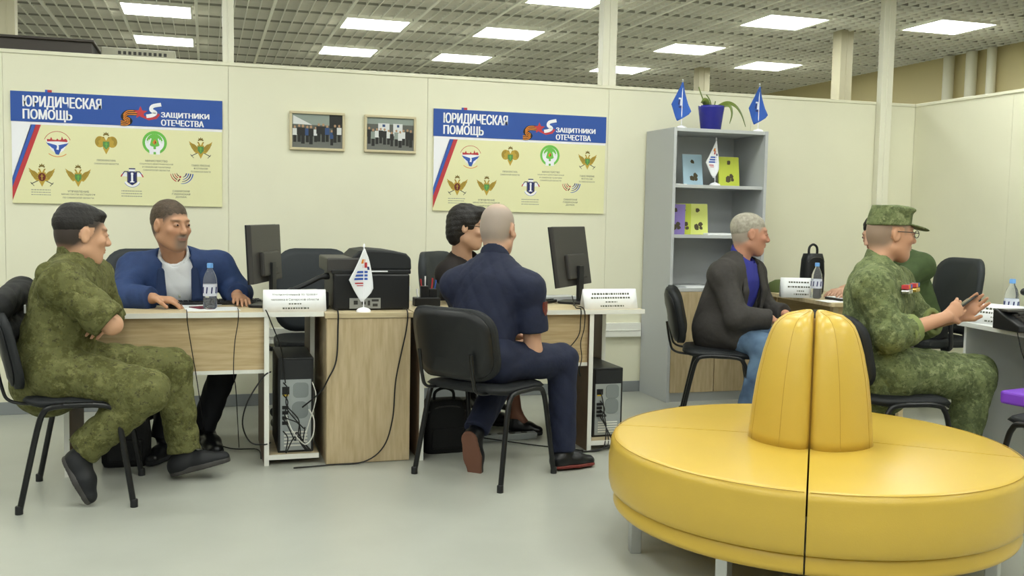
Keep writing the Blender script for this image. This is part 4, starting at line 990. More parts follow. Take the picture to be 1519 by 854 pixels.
def sdf_mesh(name, prims, vox, noise=None):
    B = [prim_box(q) for q in prims if q['op'] == 'u']; lo = np.min([b[0] for b in B], 0)-.03; hi = np.max([b[1] for b in B], 0)+.03
    n = np.ceil((hi-lo)/vox).astype(int)+1; ax = [lo[i]+vox*np.arange(n[i]) for i in range(3)]
    F = np.ones(n, dtype=np.float32)
    for q in prims:
        if q['op'] == 'i':
            d = (q['n'][0]*(ax[0]-q['p'][0]))[:, None, None]+(q['n'][1]*(ax[1]-q['p'][1]))[None, :, None]+(q['n'][2]*(ax[2]-q['p'][2]))[None, None, :]
            np.maximum(F, d, out=F); continue
        a, b = prim_box(q); pad = q['k']+3*vox
        i0 = np.clip(np.floor((a-pad-lo)/vox).astype(int), 0, n-1); i1 = np.clip(np.ceil((b+pad-lo)/vox).astype(int)+1, 1, n)
        if np.any(i1 <= i0): continue
        sl = tuple(slice(i0[i], i1[i]) for i in range(3))
        X = ax[0][sl[0]][:, None, None]; Y = ax[1][sl[1]][None, :, None]; Z = ax[2][sl[2]][None, None, :]
        d = prim_eval(q, X, Y, Z).astype(np.float32); f = F[sl]; k = max(q['k'], 1e-4)
        if q['op'] == 'u': h = np.maximum(k-np.abs(f-d), 0)/k; F[sl] = np.minimum(f, d)-h*h*k*.25
        else: h = np.maximum(k-np.abs(f+d), 0)/k; F[sl] = np.maximum(f, -d)+h*h*k*.25
    if noise is not None:
        idx = np.nonzero(np.abs(F) < .03)
        F[idx] += noise(ax[0][idx[0]], ax[1][idx[1]], ax[2][idx[2]]).astype(np.float32)
    F[0] = F[-1] = 1; F[:, 0] = F[:, -1] = 1; F[:, :, 0] = F[:, :, -1] = 1
    I = F < 0; c = I[:-1, :-1, :-1].astype(np.int8)
    tot = np.zeros(n-1, dtype=np.int8)
    for dx in (0, 1):
        for dy in (0, 1):
            for dz in (0, 1): tot += I[dx:n[0]-1+dx, dy:n[1]-1+dy, dz:n[2]-1+dz]
    act = (tot > 0) & (tot < 8); ci = np.array(np.nonzero(act)); N = ci.shape[1]
    flat = (ci[0]*(n[1]-1)+ci[1])*(n[2]-1)+ci[2]
    P = np.zeros((N, 3)); W = np.zeros(N)
    cv = {}
    for dx in (0, 1):
        for dy in (0, 1):
            for dz in (0, 1): cv[dx, dy, dz] = F[ci[0]+dx, ci[1]+dy, ci[2]+dz].astype(np.float64)
    for a in cv:
        for axs in range(3):
            if a[axs]: continue
            b = list(a); b[axs] = 1; va, vb = cv[a], cv[tuple(b)]; m = (va < 0) != (vb < 0)
            t = np.where(m, va/np.where(m, va-vb, 1), 0); pt = np.array(a, float)[None, :].repeat(N, 0); pt[:, axs] += t
            P += pt*m[:, None]; W += m
    P = lo+(ci.T+P/W[:, None])*vox
    quads = []
    for axs in range(3):
        o1, o2 = [(1, 2), (2, 0), (0, 1)][axs]
        s0 = [slice(None)]*3; s1 = [slice(None)]*3; s0[axs] = slice(0, -1); s1[axs] = slice(1, None)
        A = I[tuple(s0)]; Bq = I[tuple(s1)]; e = np.array(np.nonzero(A != Bq)); ins = A[tuple(e)]
        def cid(d1, d2):
            g = e.copy(); g[o1] -= d1; g[o2] -= d2; return np.searchsorted(flat, (g[0]*(n[1]-1)+g[1])*(n[2]-1)+g[2])
        q = np.stack([cid(1, 1), cid(0, 1), cid(0, 0), cid(1, 0)], 1); q[~ins] = q[~ins][:, ::-1]; quads.append(q)
    Q = np.concatenate(quads)
    me = bpy.data.meshes.new(name); me.vertices.add(N); me.vertices.foreach_set('co', P.astype(np.float32).ravel())
    me.loops.add(len(Q)*4); me.loops.foreach_set('vertex_index', Q.astype(np.int32).ravel())
    me.polygons.add(len(Q)); me.polygons.foreach_set('loop_start', np.arange(0, len(Q)*4, 4, dtype=np.int32))
    me.polygons.foreach_set('use_smooth', np.ones(len(Q), dtype=bool)); me.update(calc_edges=True); me.validate()
    return me, P
def folds(amp, f=1.0, seed=0):
    s = seed*1.7
    def fn(x, y, z):
        r1 = np.sin(26*f*(z*.9+x*.35)+5*np.sin(9*x+s)+4*np.cos(10*y)); r2 = np.sin(40*f*(x*.6-z*.75)+4*np.sin(13*y+s)); r3 = np.sin(58*f*(y*.7+z*.6)+4*np.sin(12*x+2*s))
        w = .55*(1-2*np.abs(r1)**.6)+.35*(1-2*np.abs(r2)**.6)+.22*r3
        return amp*w
    return fn
M_BODY = bpy.data.materials.new('skin'); M_BODY.use_nodes = True
_b = M_BODY.node_tree.nodes['Principled BSDF']; _a = M_BODY.node_tree.nodes.new('ShaderNodeAttribute'); _a.attribute_name = 'col'
M_BODY.node_tree.links.new(_a.outputs['Color'], _b.inputs['Base Color']); _b.inputs['Roughness'].default_value = .55; _b.inputs['Subsurface Weight'].default_value = .0
M_EYE = mat('eye_white', 'A89C90', .3); M_IRIS = mat('eye_iris', '2A211C', .2)

def hand_prims(w, d, n, thumb, curl=.35, spread=1.0, sc=1.0, tcurl=0.3):
    """w wrist, d along the hand, n back-of-hand normal, thumb = +-1 side along d x n"""
    w, d, n = V3(w), nrm(d), V3(n); n = nrm(n-d*(n@d)); s = np.cross(d, n)*thumb; P = []
    P.append(cone(w+d*.012*sc, w+d*.072*sc, .030*sc, .037*sc, .012, (n, 2.1)))
    P.append(cone(w+d*.07*sc+s*.026*sc, w+d*.07*sc-s*.026*sc, .0135*sc, .012*sc, .01))
    for off, L, c in ((.029, .070, 1), (.010, .078, 1.02), (-.010, .073, 1.05), (-.028, .058, 1.1)):
        p = w+d*.078*sc+s*off*sc; ang = curl*.55*c; dirv = d+s*off*2.0*spread
        for seg, (fr, r) in enumerate(((.45, .0088), (.31, .0080), (.24, .0072))):
            a = ang*(seg+1)*1.0 if seg else ang
            dv = nrm(nrm(dirv)*math.cos(a)-n*math.sin(a)); q = p+dv*L*fr*sc
            P.append(cone(p, q, r*sc, (r-.0006)*sc, .004)); p = q
    p = w+d*.026*sc+s*.028*sc; dv = nrm(d*.75+s*.65-n*.25); q = p+dv*.036*sc; P.append(cone(p, q, .0125*sc, .0105*sc, .01))
    dv = nrm(d*.95+s*.25-n*(.25+tcurl)); P.append(cone(q, q+dv*.033*sc, .0100*sc, .0085*sc, .004))
    return P

class Person:
    def __init__(s, label, J, hf, hu=(0, 0, 1), skin='C79A78', hs=1.04, cat='person'):
        s.J = {k: V3(v) for k, v in J.items()}; s.hs = hs; s.skin = np.array(lin(skin)); s.label = label
        f = nrm(hf); u = V3(hu); r = nrm(np.cross(f, u)); u = np.cross(r, f); s.HR = np.array([r, f, u]); s.hc = s.J['head']
        J = s.J; sd = nrm(J['shL']-J['shR']); upv = nrm(J['neck']-J['pelvis']); s.fwd = nrm(np.cross(upv, sd))*-1; s.fwd = nrm(np.cross(upv, -sd)) ; s.side = sd; s.upv = upv
        # forward = up x left... choose so that left shoulder is on the left
        s.fwd = nrm(np.cross(sd, upv))
        o = bpy.data.objects.new('person', None); COL.objects.link(o); tag(o, label, cat); s.root = o; o.location = (s.J['pelvis'][0], s.J['pelvis'][1], 0); o.empty_display_size = .1
    def H(s, x, y, z): return s.hc+s.HR.T@(V3((x, y, z))*s.hs)
    def hd(s, x, y, z): return s.HR.T@V3((x, y, z))
    def add(s, name, prims, m, vox=.007, noise=None, parent=None):
        me, P = sdf_mesh(name, prims, vox, noise); me.materials.append(m)
        o = bpy.data.objects.new(name, me); COL.objects.link(o); o.parent = parent or s.root
        o.matrix_parent_inverse = Matrix.Translation(-Vector(s.root.location))
        if parent: o.matrix_parent_inverse = Matrix.Identity(4)
        return o
    def put(s, mb, name, m, parent=None, bevel=0):
        o = mb.build(name, m, parent or s.root, bevel)
        if parent is None: o.matrix_parent_inverse = Matrix.Translation(-Vector(s.root.location))
        return o
    def head_prims(s, female=False, nose=1.0, jaw=1.0):
        H, R, k = s.H, s.HR, s.hs
        E = lambda c, r, kk=.02, op='u': ell(H(*c), V3(r)*k, R, kk*k, op)
        C = lambda a, b, ra, rb, kk=.012, op='u': cone(H(*a), H(*b), ra*k, rb*k, kk*k, None, op)
        P = [E((0, -.014, .036), (.073, .093, .083)), E((0, -.046, -.012), (.060, .057, .058), .03), E((0, .028, -.03), (.060*jaw, .064, .080), .03), E((0, .052, -.088), (.030*jaw, .026, .022), .03),
             C((-.046*jaw, .0, -.062), (-.014, .058, -.094), .020, .018, .03), C((.046*jaw, .0, -.062), (.014, .058, -.094), .020, .018, .03),
             E((0, .074, .030), (.048, .018, .012), .014), E((.036, .066, -.018), (.024, .018, .016), .02), E((-.036, .066, -.018), (.024, .018, .016), .02)]
        for sx in (-1, 1): P.append(E((sx*.031, .098, .011), (.017, .016, .011), .012, 's'))
        for sx in (-1, 1): P.append(E((sx*.031, .0815, .010), (.0145, .0115, .0105), .003))
        P += [C((0, .086, .016), (0, .106*nose, -.022), .0075, .0115, .012), E((0, .100*nose, -.026), (.0165, .012, .0095), .008),
              E((0, .0885, -.0515), (.023, .010, .0055), .007), E((0, .0875, -.0615), (.020, .010, .006), .006), E((0, .098, -.0565), (.024, .008, .0022), .004, 's')]
        for sx in (-1, 1):
            P += [E((sx*.076, -.006, -.002), (.0085, .019, .031), .006), E((sx*.084, .0, .002), (.006, .010, .017), .006, 's')]
        P.append(cone(H(0, -.028, -.05), s.J['neck']+s.upv*.0-s.fwd*.005, .051*k, .060, .03))
        return P
    def body(s, hands=(), female=False, nose=1.0, jaw=1.0, paint=None, feet=True, slim=1.0):
        J = s.J; g = slim; P = s.head_prims(female, nose, jaw)
        F_, U_ = s.fwd, s.upv
        P += [cone(J['shR']+V3((0, 0, -.01)), J['shL']+V3((0, 0, -.01)), .052, .052, .05), cone(J['pelvis'], J['neck']-U_*.14, .125*g, .135*g, .05, (F_, 1.25)), cone(J['hipR'], J['hipL'], .088, .088, .05)]
        for a in 'RL':
            P += [cone(J['sh'+a], J['el'+a], .050*g, .041*g, .03), cone(J['el'+a], J['wr'+a], .041*g, .027*g, .02), cone(J['hip'+a], J['kn'+a], .078*g, .055*g, .03), cone(J['kn'+a], J['an'+a], .052*g, .036*g, .02)]
            if feet: h, t = J['he'+a], J['to'+a]; d_ = nrm(t-h); u_ = J['an'+a]-h; u_ = nrm(u_-d_*(u_@d_)); P += [cone(J['an'+a], h+(t-h)*.25+u_*.045, .032, .024, .01), cone(h+(t-h)*.25+u_*.045, h+(t-h)*.7+u_*.038, .022, .016, .01)]
        for h in hands: P += hand_prims(**h)
        me, pts = sdf_mesh('body', P, .0052)
        L = (pts-s.hc)@s.HR.T/s.hs; col = np.tile(s.skin, (len(pts), 1)); x, y, z = L.T; inh = (np.abs(x) < .1) & (np.abs(y) < .14) & (np.abs(z) < .14)
        def blend(mask, c, w=1.0):
            m = np.clip(mask, 0, 1)*w*inh; col[:] = col*(1-m[:, None])+np.array(lin(c))*m[:, None]
        sm = lambda v, a, b: np.clip((v-a)/(b-a), 0, 1)
        blend(np.exp(-(((np.abs(x)-.038)/.02)**2+((z+.022)/.02)**2))*(y > .03), 'B8705A', .2)
        if paint: paint(blend, sm, x, y, z)
        blend(np.exp(-((x/.021)**6+((z+.0565)/.0062)**4))*(y > .07), '9C5A4C', .5)
        at = me.attributes.new('col', 'FLOAT_COLOR', 'POINT'); at.data.foreach_set('color', np.c_[col, np.ones(len(col))].astype(np.float32).ravel())
        me.materials.append(M_BODY)
        o = bpy.data.objects.new('body', me); COL.objects.link(o); o.parent = s.root; o.matrix_parent_inverse = Matrix.Translation(-Vector(s.root.location)); s.bo = o
        for sx in (-1, 1):      # eyes
            c = s.H(sx*.031, .0845, .0102); mb = MB(); e = []
            for i in range(7):
                for j in range(12):
                    th = PI*i/6; ph = 2*PI*j/12; e.append(tuple(c+s.HR.T@(V3((.0112*math.sin(th)*math.cos(ph), 0.0088*math.cos(th), .0052*math.sin(th)*math.sin(ph)))*s.hs)))
            mb.add(e, [(i*12+j, i*12+(j+1) % 12, (i+1)*12+(j+1) % 12, (i+1)*12+j) for i in range(6) for j in range(12)], True); eo = s.put(mb, 'eye', M_EYE)
            c2 = s.H(sx*.031+.001, .0935, .0102); ib = MB(); ib.add([tuple(c2+s.HR.T@(V3((.0050*math.cos(2*PI*j/12), .0002, .0046*math.sin(2*PI*j/12)))*s.hs)) for j in range(12)], [tuple(range(12))]); s.put(ib, 'iris', M_IRIS, eo)
        return o
    def leg_prims(s, ex=.016, kn=1.0, cuff=True):
        J = s.J; P = [cone(J['hipR'], J['hipL'], .100+ex, .100+ex, .05), cone(J['pelvis']+s.upv*.06, J['pelvis'], .128+ex, .118+ex, .05, (s.fwd, 1.2))]
        for a in 'RL':
            d = nrm(J['an'+a]-J['kn'+a]); e = J['an'+a]+d*.01
            P += [cone(J['hip'+a], J['kn'+a], .085+ex, .063+ex, .03), cone(J['kn'+a], e, .058+ex, .046+ex, .03, None, 'u', True)]
        return P
    def torso_prims(s, ex=.014, bulk=1.0, waist=.0):
        J = s.J; U, F = s.upv, s.fwd; top = J['neck']-U*.13
        P = [cone(J['shR']-U*.02, J['shL']-U*.02, .052+ex, .052+ex, .06), cone(J['pelvis']+U*waist, top, (.135*bulk)+ex, (.142*bulk)+ex, .06, (F, 1.18)), cone(J['neck']-U*.02, J['neck']-U*.08, .07+ex*.5, .12, .06, (F, 1.2))]
        for a in 'RL': P.append(cone(J['neck']-U*.028, J['sh'+a]+U*.008, .060+ex*.6, .052+ex*.9, .06))
        for a, sg in (('R', -1), ('L', 1)): P.append(ell(J['neck']-U*.17+F*.055+s.side*sg*.075, (.085, .06, .10), np.array([s.side, F, U]), .05))
        return P
    def sleeve(s, a, ex=.014, to=None, r2=None):
        """to: None = short sleeve fraction of upper arm, else fraction along forearm"""
        J = s.J; sh, el, wr = J['sh'+a], J['el'+a], J['wr'+a]
        if to is None or to <= 0:
            fr = 1+(to or -.15); return [cone(sh, sh+(el-sh)*fr, .051+ex, (r2 or .055)+ex, .03, None, 'u', True)]
        return [cone(sh, el, .051+ex, .047+ex, .04), cone(el, el+(wr-el)*to, .047+ex, (r2 or .034)+ex, .03, None, 'u', True)]
    def neck_cut(s, r=.066): return [cone(s.J['neck']-s.upv*.05+s.fwd*.012, s.H(0, 0, -.06), r, r+.004, .006, None, 's')]
    def collar(s, r=.072, h=.035, tilt=.7):
        n = s.J['neck']; hd = nrm(s.H(0, -.02, -.05)-n); a = n-hd*.03
        return [cone(a, a+hd*(h+.06), r+.016, r+.006, .008, None, 'u', True), cone(a-hd*.03, a+hd*(h+.12), r-.001, r-.002, .003, None, 's'), plane(n+hd*h-s.fwd*r, hd+s.fwd*tilt)]
    def shoe(s, a, m=M_BLACK, msole=None, fat=1.0, sole_h=.022):
        J = s.J; h, t, an = J['he'+a], J['to'+a], J['an'+a]; d = nrm(t-h); u = an-h; u = nrm(u-d*(u@d)); w = np.cross(d, u)
        b = h-u*.0; L = np.linalg.norm(t-h)
        P = [cone(b+d*.03+u*.038, b+d*(L*.55)+u*.040, .040*fat, .042*fat, .03, (u, 1.0)), cone(b+d*(L*.55)+u*.033, b+d*(L-.035)+u*.026, .043*fat, .036*fat, .03, (u, 1.25)), cone(b+d*.045+u*.05, an+(an-b)*.15, .043*fat, .041*fat, .03, None, 'u', True), plane(b+u*.012, -u)]
        o = s.add('shoe', P, m, .006)
        S2 = [cone(b+d*.035+u*.012, b+d*(L*.55)+u*.012, .041*fat, .045*fat, .02), cone(b+d*(L*.55)+u*.012, b+d*(L-.036)+u*.012, .045*fat, .037*fat, .02), plane(b+u*sole_h, u), plane(b, -u)]
        so = s.add('sole', S2, msole or M_BLACK2, .006); so.parent = o; so.matrix_parent_inverse = Matrix.Identity(4)
        return o
    def hair(s, prims, m, noise=None, vox=.005): return s.add('hair', prims, m, vox, noise)
    def hcap(s, th=.0, back=.0, front=.0, extra=(), low=.016):
        """short hair: a shell that dives under the scalp at the hairline"""
        E = lambda c, r: ell(s.H(*c), V3(r)*s.hs, s.HR, .02)
        return [E((0, -.022+front*.3, .046+th*.7), (.0745+th, .0945+th*.6+front, .0795+th)), E((0, -.040, low), (.068+th, .073+th*.6+back, .074-low*.5))]+list(extra)
    def glasses(s, m):
        mb = MB()
        for sx in (-1, 1):
            mb.tube([tuple(s.H(sx*.033+.022*math.cos(k*PI/8), .102, .008+.016*math.sin(k*PI/8))) for k in range(17)], .0018, 6)
            mb.tube([tuple(s.H(sx*.055, .100, .013)), tuple(s.H(sx*.077, .05, .015)), tuple(s.H(sx*.080, -.005, .014))], .0022, 6)
        mb.tube([tuple(s.H(-.011, .103, .011)), tuple(s.H(.011, .103, .011))], .0018, 6)
        return s.put(mb, 'glasses', m)
def hairline(c, a, b, strength=.8, w=.03): return lambda blend, sm, x, y, z: blend(sm(z-(a+b*y), 0, w)*sm(z, -.085, -.04)*(1-((np.abs(x) > .066) & (z < .034) & (y > -.028))), c, strength)
def brows(c, w=.8): return lambda blend, sm, x, y, z: blend(np.exp(-(((np.abs(x)-.033)/.019)**4+((z-.030)/.0055)**2))*(y > .06), c, w)
def eyes_dark(): return lambda blend, sm, x, y, z: blend(np.exp(-(((np.abs(x)-.031)/.016)**4+((z-.012)/.008)**4))*(y > .06), '5A3E30', .35)
def beard(c, w=.6): return lambda blend, sm, x, y, z: (blend(np.exp(-((x/.034)**4+((z+.075)/.036)**4))*(y > .055), c, w), blend(np.exp(-((x/.03)**4+((z+.041)/.008)**2))*(y > .06), c, w))
def allp(*f): return lambda *a: [g(*a) for g in f]

CAM1 = camo('camo_olive', [('65663F', 1, 0), ('54552F', .9, .47), ('74744A', 1.4, .54), ('47462E', 2.4, .57), ('6C6B3E', 4, .56)], 17)
CAM2 = camo('camo_digital', [('6C764F', 1, 0), ('566040', 1.0, .47), ('828A62', 1.5, .54), ('465034', 2.4, .57), ('767E54', 5, .57)], 19)
HAIRD = mat('hair_dark', '1B1715', .55, bump=.4, bscale=140, var=.2, scale=60); HAIRB = mat('hair_brown', '4A3C2E', .6, bump=.4, bscale=140, var=.25, scale=60); HAIRG = mat('hair_grey', 'A09A8C', .6, bump=.15, bscale=140, var=.2, scale=60)
hn = lambda amp, f=120: (lambda x, y, z: amp*(np.sin(f*x+40*z)*np.sin(f*.9*y+30*x)+.5*np.sin(f*1.7*z+50*y)))

# --- soldier on the left ---------------------------------------------------------
p = Person('soldier in olive camouflage seated on the chair facing blue-jacketed man', dict(head=(-.503, 4.58, 1.120), neck=(-.535, 4.57, .985), shR=(-.565, 4.40, .93), shL=(-.475, 4.74, .93), elR=(-.372, 4.375, .757), elL=(-.425, 4.80, .71),
    wrR=(-.445, 4.60, .765), wrL=(-.44, 4.60, .72), pelvis=(-.625, 4.57, .56), hipR=(-.595, 4.475, .55), hipL=(-.58, 4.665, .55), knR=(-.235, 4.37, .475), knL=(-.15, 4.75, .51),
    anR=(-.485, 4.42, .235), anL=(-.10, 4.735, .14), heR=(-.572, 4.425, .19), toR=(-.475, 4.37, .005), heL=(-.148, 4.725, .012), toL=(.105, 4.70, .075)), (.93, .34, -.12), skin='CFA080', hs=1.05)
dh = nrm(p.J['wrR']-p.J['elR']); dl = nrm(p.J['wrL']-p.J['elL'])
p.body([dict(w=p.J['wrR'], d=dh, n=(.5, 0, .8), thumb=-1, curl=.5), dict(w=p.J['wrL'], d=dl, n=(.5, 0, .8), thumb=1, curl=.5)], paint=allp(hairline('242120', -.045, 1.1, .96, .05), brows('2A211C'), eyes_dark()))
p.hair(p.hcap(-.0005, .0, .002, [ell(p.H(.0, .050, .088), V3((.050, .034, .020))*p.hs, p.HR, .03), ell(p.H(.0, -.03, .100), V3((.05, .06, .020))*p.hs, p.HR, .03)], .040), HAIRD, hn(.0010, 170))
T = p.torso_prims(.020, 1.03)+p.sleeve('R', .020, -.10, .062)+p.sleeve('L', .020, -.10, .062)+[cone(p.J['pelvis']-p.upv*.05, p.J['pelvis']+p.upv*.12, .165, .150, .04, (p.fwd, 1.05))]+p.neck_cut(.062)
jk = p.add('jacket', T, CAM1, .007, folds(.0055, 1, 1))
p.add('collar', p.collar(.062, .108, .75), CAM1, .005)
for a in 'RL':
    sh, el = p.J['sh'+a], p.J['el'+a]; e0, e1 = sh+(el-sh)*.74, sh+(el-sh)*.95
    p.add('rolled_cuff', [cone(e0, e1, .081, .078, .01, None, 'u', True, True), cone(sh, el, .05, .05, .004, None, 's')], CAM1, .006, folds(.002, 1.5))
    pk = sh+(el-sh)*.5-p.side*(.075 if a == 'R' else -.075); dd = nrm(el-sh)
    p.add('sleeve_pocket', [cone(pk-dd*.035, pk+dd*.04, .036, .038, .01, (p.side, 2.2))], CAM1, .006)
p.add('shoulder_yoke', [cone(p.J['shR']+p.upv*.02-p.fwd*.07-p.side*.0, p.J['shL']+p.upv*.02-p.fwd*.07, .05, .05, .02, (p.fwd, 1.4))], CAM1, .007, folds(.002, 1, 3))
p.add('trousers', p.leg_prims(.024), CAM1, .007, folds(.0065, 1.1, 2))
p.add('cargo_pocket', [cone((-.44, 4.345, .52), (-.36, 4.335, .50), .055, .055, .02, ((0, 1, 0), 2.0))], CAM1, .007, folds(.003, 1.2, 4))
p.shoe('R', mat('trainer_black', '14161A', .6), M_DGREY, 1.08, .03); p.shoe('L', MATS['trainer_black'], M_DGREY, 1.08, .03)

# --- man in the blue jacket ---------------------------------------------------------
p = Person('bearded man in blue jacket and white shirt seated behind desk', dict(head=(-.165, 5.27, 1.152), neck=(-.145, 5.36, .975), shR=(-.345, 5.40, .925), shL=(.06, 5.45, .935), elR=(-.40, 5.22, .795), elL=(.16, 5.40, .80),
    wrR=(-.245, 5.12, .80), wrL=(.155, 5.30, .80), pelvis=(-.15, 5.60, .55), hipR=(-.25, 5.58, .54), hipL=(-.05, 5.60, .54), knR=(-.13, 5.20, .50), knL=(.12, 5.22, .52),
    anR=(-.20, 5.14, .11), anL=(-.01, 5.28, .13), heR=(-.15, 5.19, .005), toR=(-.26, 4.965, .005), heL=(.0, 5.34, .03), toL=(.06, 5.10, .005)), (.60, -.79, -.06), skin='B98B6C', hs=1.06)
p.body([dict(w=p.J['wrR'], d=(.95, -.2, -.1), n=(.05, -.1, 1), thumb=1, curl=.5), dict(w=p.J['wrL'], d=(.1, -.95, -.1), n=(.2, 0, 1), thumb=-1, curl=.4)], jaw=1.06, paint=allp(hairline('43372D', -.03, 1.0, .93, .035), brows('4A3828'), eyes_dark(), beard('6E655C', .8)))
p.hair(p.hcap(.0, .0, .003), HAIRB, hn(.0008, 170))
fr = p.J['neck']+p.fwd*.13
shirt = mat('white_shirt', 'DDE0E4', .75, bump=.05, bscale=200)
p.add('shirt', p.torso_prims(.006, 1.0)+p.neck_cut(.062), shirt, .007, folds(.002, 1.2, 5)); p.add('shirt_collar', p.collar(.064, .090, .55), shirt, .005)
BJ = mat('blue_jacket', '243A66', .75, var=.08, scale=30, bump=.5, bscale=16)
def vcut(p, top_r, low_r, depth=.115, low=.34, shift=0):
    n = p.J['neck']; return [cone(n+p.fwd*depth-p.upv*.0+p.side*shift, n+p.fwd*(depth+.05)-p.upv*low+p.side*shift, top_r, low_r, .006, (p.fwd, .8), 's')]
T = p.torso_prims(.024, 1.06)+p.sleeve('R', .024, .93)+p.sleeve('L', .024, .93)+p.neck_cut(.078)+vcut(p, .085, .045)
p.add('jacket', T, BJ, .007, folds(.0035, .9, 6))
for sg in (-1, 1):
    n = p.J['neck']; p.add('lapel', [cone(n+p.fwd*.08+p.side*sg*.082-p.upv*.01, n+p.fwd*.160+p.side*sg*.088-p.upv*.15, .018, .030, .012, (p.fwd, 2.6)), cone(n+p.fwd*.160+p.side*sg*.088-p.upv*.15, n+p.fwd*.182+p.side*sg*.045-p.upv*.33, .030, .01, .012, (p.fwd, 2.6))], mat('blue_lapel', '1D3056', .75), .006)
for q_ in range(3):
    n = p.J['neck']+p.fwd*(.150+.012*q_)-p.upv*(.12+.085*q_); mb = MB(); mb.tube([Vector(tuple(n)), Vector(tuple(n+p.fwd*.012))], .006, 8); p.put(mb, 'button', M_INKL)
p.add('trousers', p.leg_prims(.014), mat('black_trousers', '121318', .8), .008, folds(.004, 1, 7))
for a in 'RL': p.shoe(a, mat('black_shoe', '101114', .35), M_BLACK2)

# --- man in navy uniform ---------------------------------------------------------------
p = Person('close-cropped man in navy short-sleeved uniform seen from behind', dict(head=(1.358, 4.62, 1.165), neck=(1.325, 4.56, 1.0), shR=(1.45, 4.415, .898), shL=(1.16, 4.635, .898), elR=(1.485, 4.43, .605), elL=(1.30, 4.86, .66),
    wrR=(1.52, 4.64, .60), wrL=(1.50, 4.80, .64), pelvis=(1.23, 4.475, .565), hipR=(1.285, 4.40, .555), hipL=(1.18, 4.56, .555), knR=(1.665, 4.52, .535), knL=(1.50, 4.85, .48),
    anR=(1.675, 4.50, .10), anL=(1.262, 4.60, .20), heR=(1.615, 4.475, .005), toR=(1.845, 4.515, .005), heL=(1.192, 4.52, .195), toL=(1.235, 4.52, -.03)), (.66, .74, -.08), skin='C69A80', hs=1.06)
p.body([dict(w=p.J['wrR'], d=(.3, .9, -.1), n=(.3, -.1, 1), thumb=-1, curl=.6), dict(w=p.J['wrL'], d=(.7, .2, -.3), n=(.1, .1, 1), thumb=1, curl=.6)], paint=allp(hairline('9A8F86', -.045, .8, .9, .05), brows('5A4638'), lambda b, sm, x, y, z: b(np.exp(-((z-.115)/.02)**2), 'C8A890', .6)))
NV = mat('navy_uniform', '161D36', .8, var=.1, scale=25, bump=.5, bscale=16)
p.add('shirt', p.torso_prims(.016, 1.03)+p.sleeve('R', .018, -.30, .062)+p.sleeve('L', .018, -.30, .062)+p.neck_cut(.063), NV, .007, folds(.004, .9, 8))
p.add('collar', p.collar(.062, .088, .5), NV, .005)
sp = p.J['shR']+(p.J['elR']-p.J['shR'])*.33+nrm(np.cross(p.J['elR']-p.J['shR'], p.fwd))*.0-p.side*.072
mb = MB(); nn = Vector(tuple(-p.side)); uu = Vector((0, 0, 1)); uu = (uu-nn*uu.dot(nn)).normalized(); ww = nn.cross(uu)
pts = [(-.022, .035), (.022, .035), (.024, -.01), (0, -.04), (-.024, -.01)]
mb.add([tuple(Vector(tuple(sp))+nn*.008+ww*a+uu*b) for a, b in pts]+[tuple(Vector(tuple(sp))+nn*-.012+ww*a+uu*b) for a, b in pts], [(0, 1, 2, 3, 4), (9, 8, 7, 6, 5)]+[(i, i+5, (i+1) % 5+5, (i+1) % 5) for i in range(5)])
p.put(mb, 'sleeve_badge', M_MAROON)
for a in 'RL':
    sh, n = p.J['sh'+a], p.J['neck']; q = n+(sh-n)*.45+p.upv*.038; e = n+(sh-n)*1.0+p.upv*.066
    p.add('shoulder_strap', [cone(q, e, .024, .026, .006, (p.upv, 3))], NV, .006)
p.add('trousers', p.leg_prims(.015), NV, .008, folds(.004, 1, 9))
p.shoe('R', MATS['black_shoe'], mat('sole_red', '6E2A22', .6), 1.0, .016); p.shoe('L', MATS['black_shoe'], mat('sole_brown', '6A4636', .6), 1.0, .02)

# --- woman behind the right desk ------------------------------------------------------------
p = Person('dark-haired woman in black with glasses behind the desk', dict(head=(1.40, 5.36, 1.165), neck=(1.385, 5.42, .985), shR=(1.29, 5.33, .91), shL=(1.50, 5.56, .91), elR=(1.30, 5.20, .80), elL=(1.66, 5.45, .80),
    wrR=(1.50, 5.12, .80), wrL=(1.66, 5.28, .80), pelvis=(1.42, 5.60, .55), hipR=(1.38, 5.52, .54), hipL=(1.48, 5.65, .54), knR=(1.60, 5.26, .50), knL=(1.74, 5.40, .50),
    anR=(1.672, 5.27, .115), anL=(1.58, 5.52, .12), heR=(1.635, 5.28, .005), toR=(1.815, 5.20, .005), heL=(1.55, 5.54, .01), toL=(1.74, 5.46, .005)), (.90, -.40, -.12), skin='C9A084', hs=1.0)
p.body([dict(w=p.J['wrR'], d=(.9, .1, -.1), n=(0, -.1, 1), thumb=1, curl=.4, sc=.9), dict(w=p.J['wrL'], d=(.2, -.9, -.1), n=(0, 0, 1), thumb=-1, curl=.4, sc=.9)], slim=.88, jaw=.94, nose=.97, paint=allp(brows('2A1E18'), eyes_dark(), lambda b, sm, x, y, z: b(sm(z, .05, .075)*(y < .07), '2A1E18', .8)))
p.hair([ell(p.H(0, -.022, .040), V3((.088, .104, .092))*p.hs, p.HR, .02), ell(p.H(0, -.060, -.035), V3((.080, .062, .080))*p.hs, p.HR, .04), ell(p.H(.0, .06, .092), V3((.06, .045, .030))*p.hs, p.HR, .03),
        ell(p.H(0, .085, -.02), V3((.066, .06, .085))*p.hs, p.HR, .02, 's'), ell(p.H(.09, .02, -.035), V3((.03, .035, .035))*p.hs, p.HR, .01, 's'), ell(p.H(-.09, .02, -.035), V3((.03, .035, .035))*p.hs, p.HR, .01, 's')], HAIRD, hn(.002))
p.glasses(mat('black_frames', '1A1614', .3))
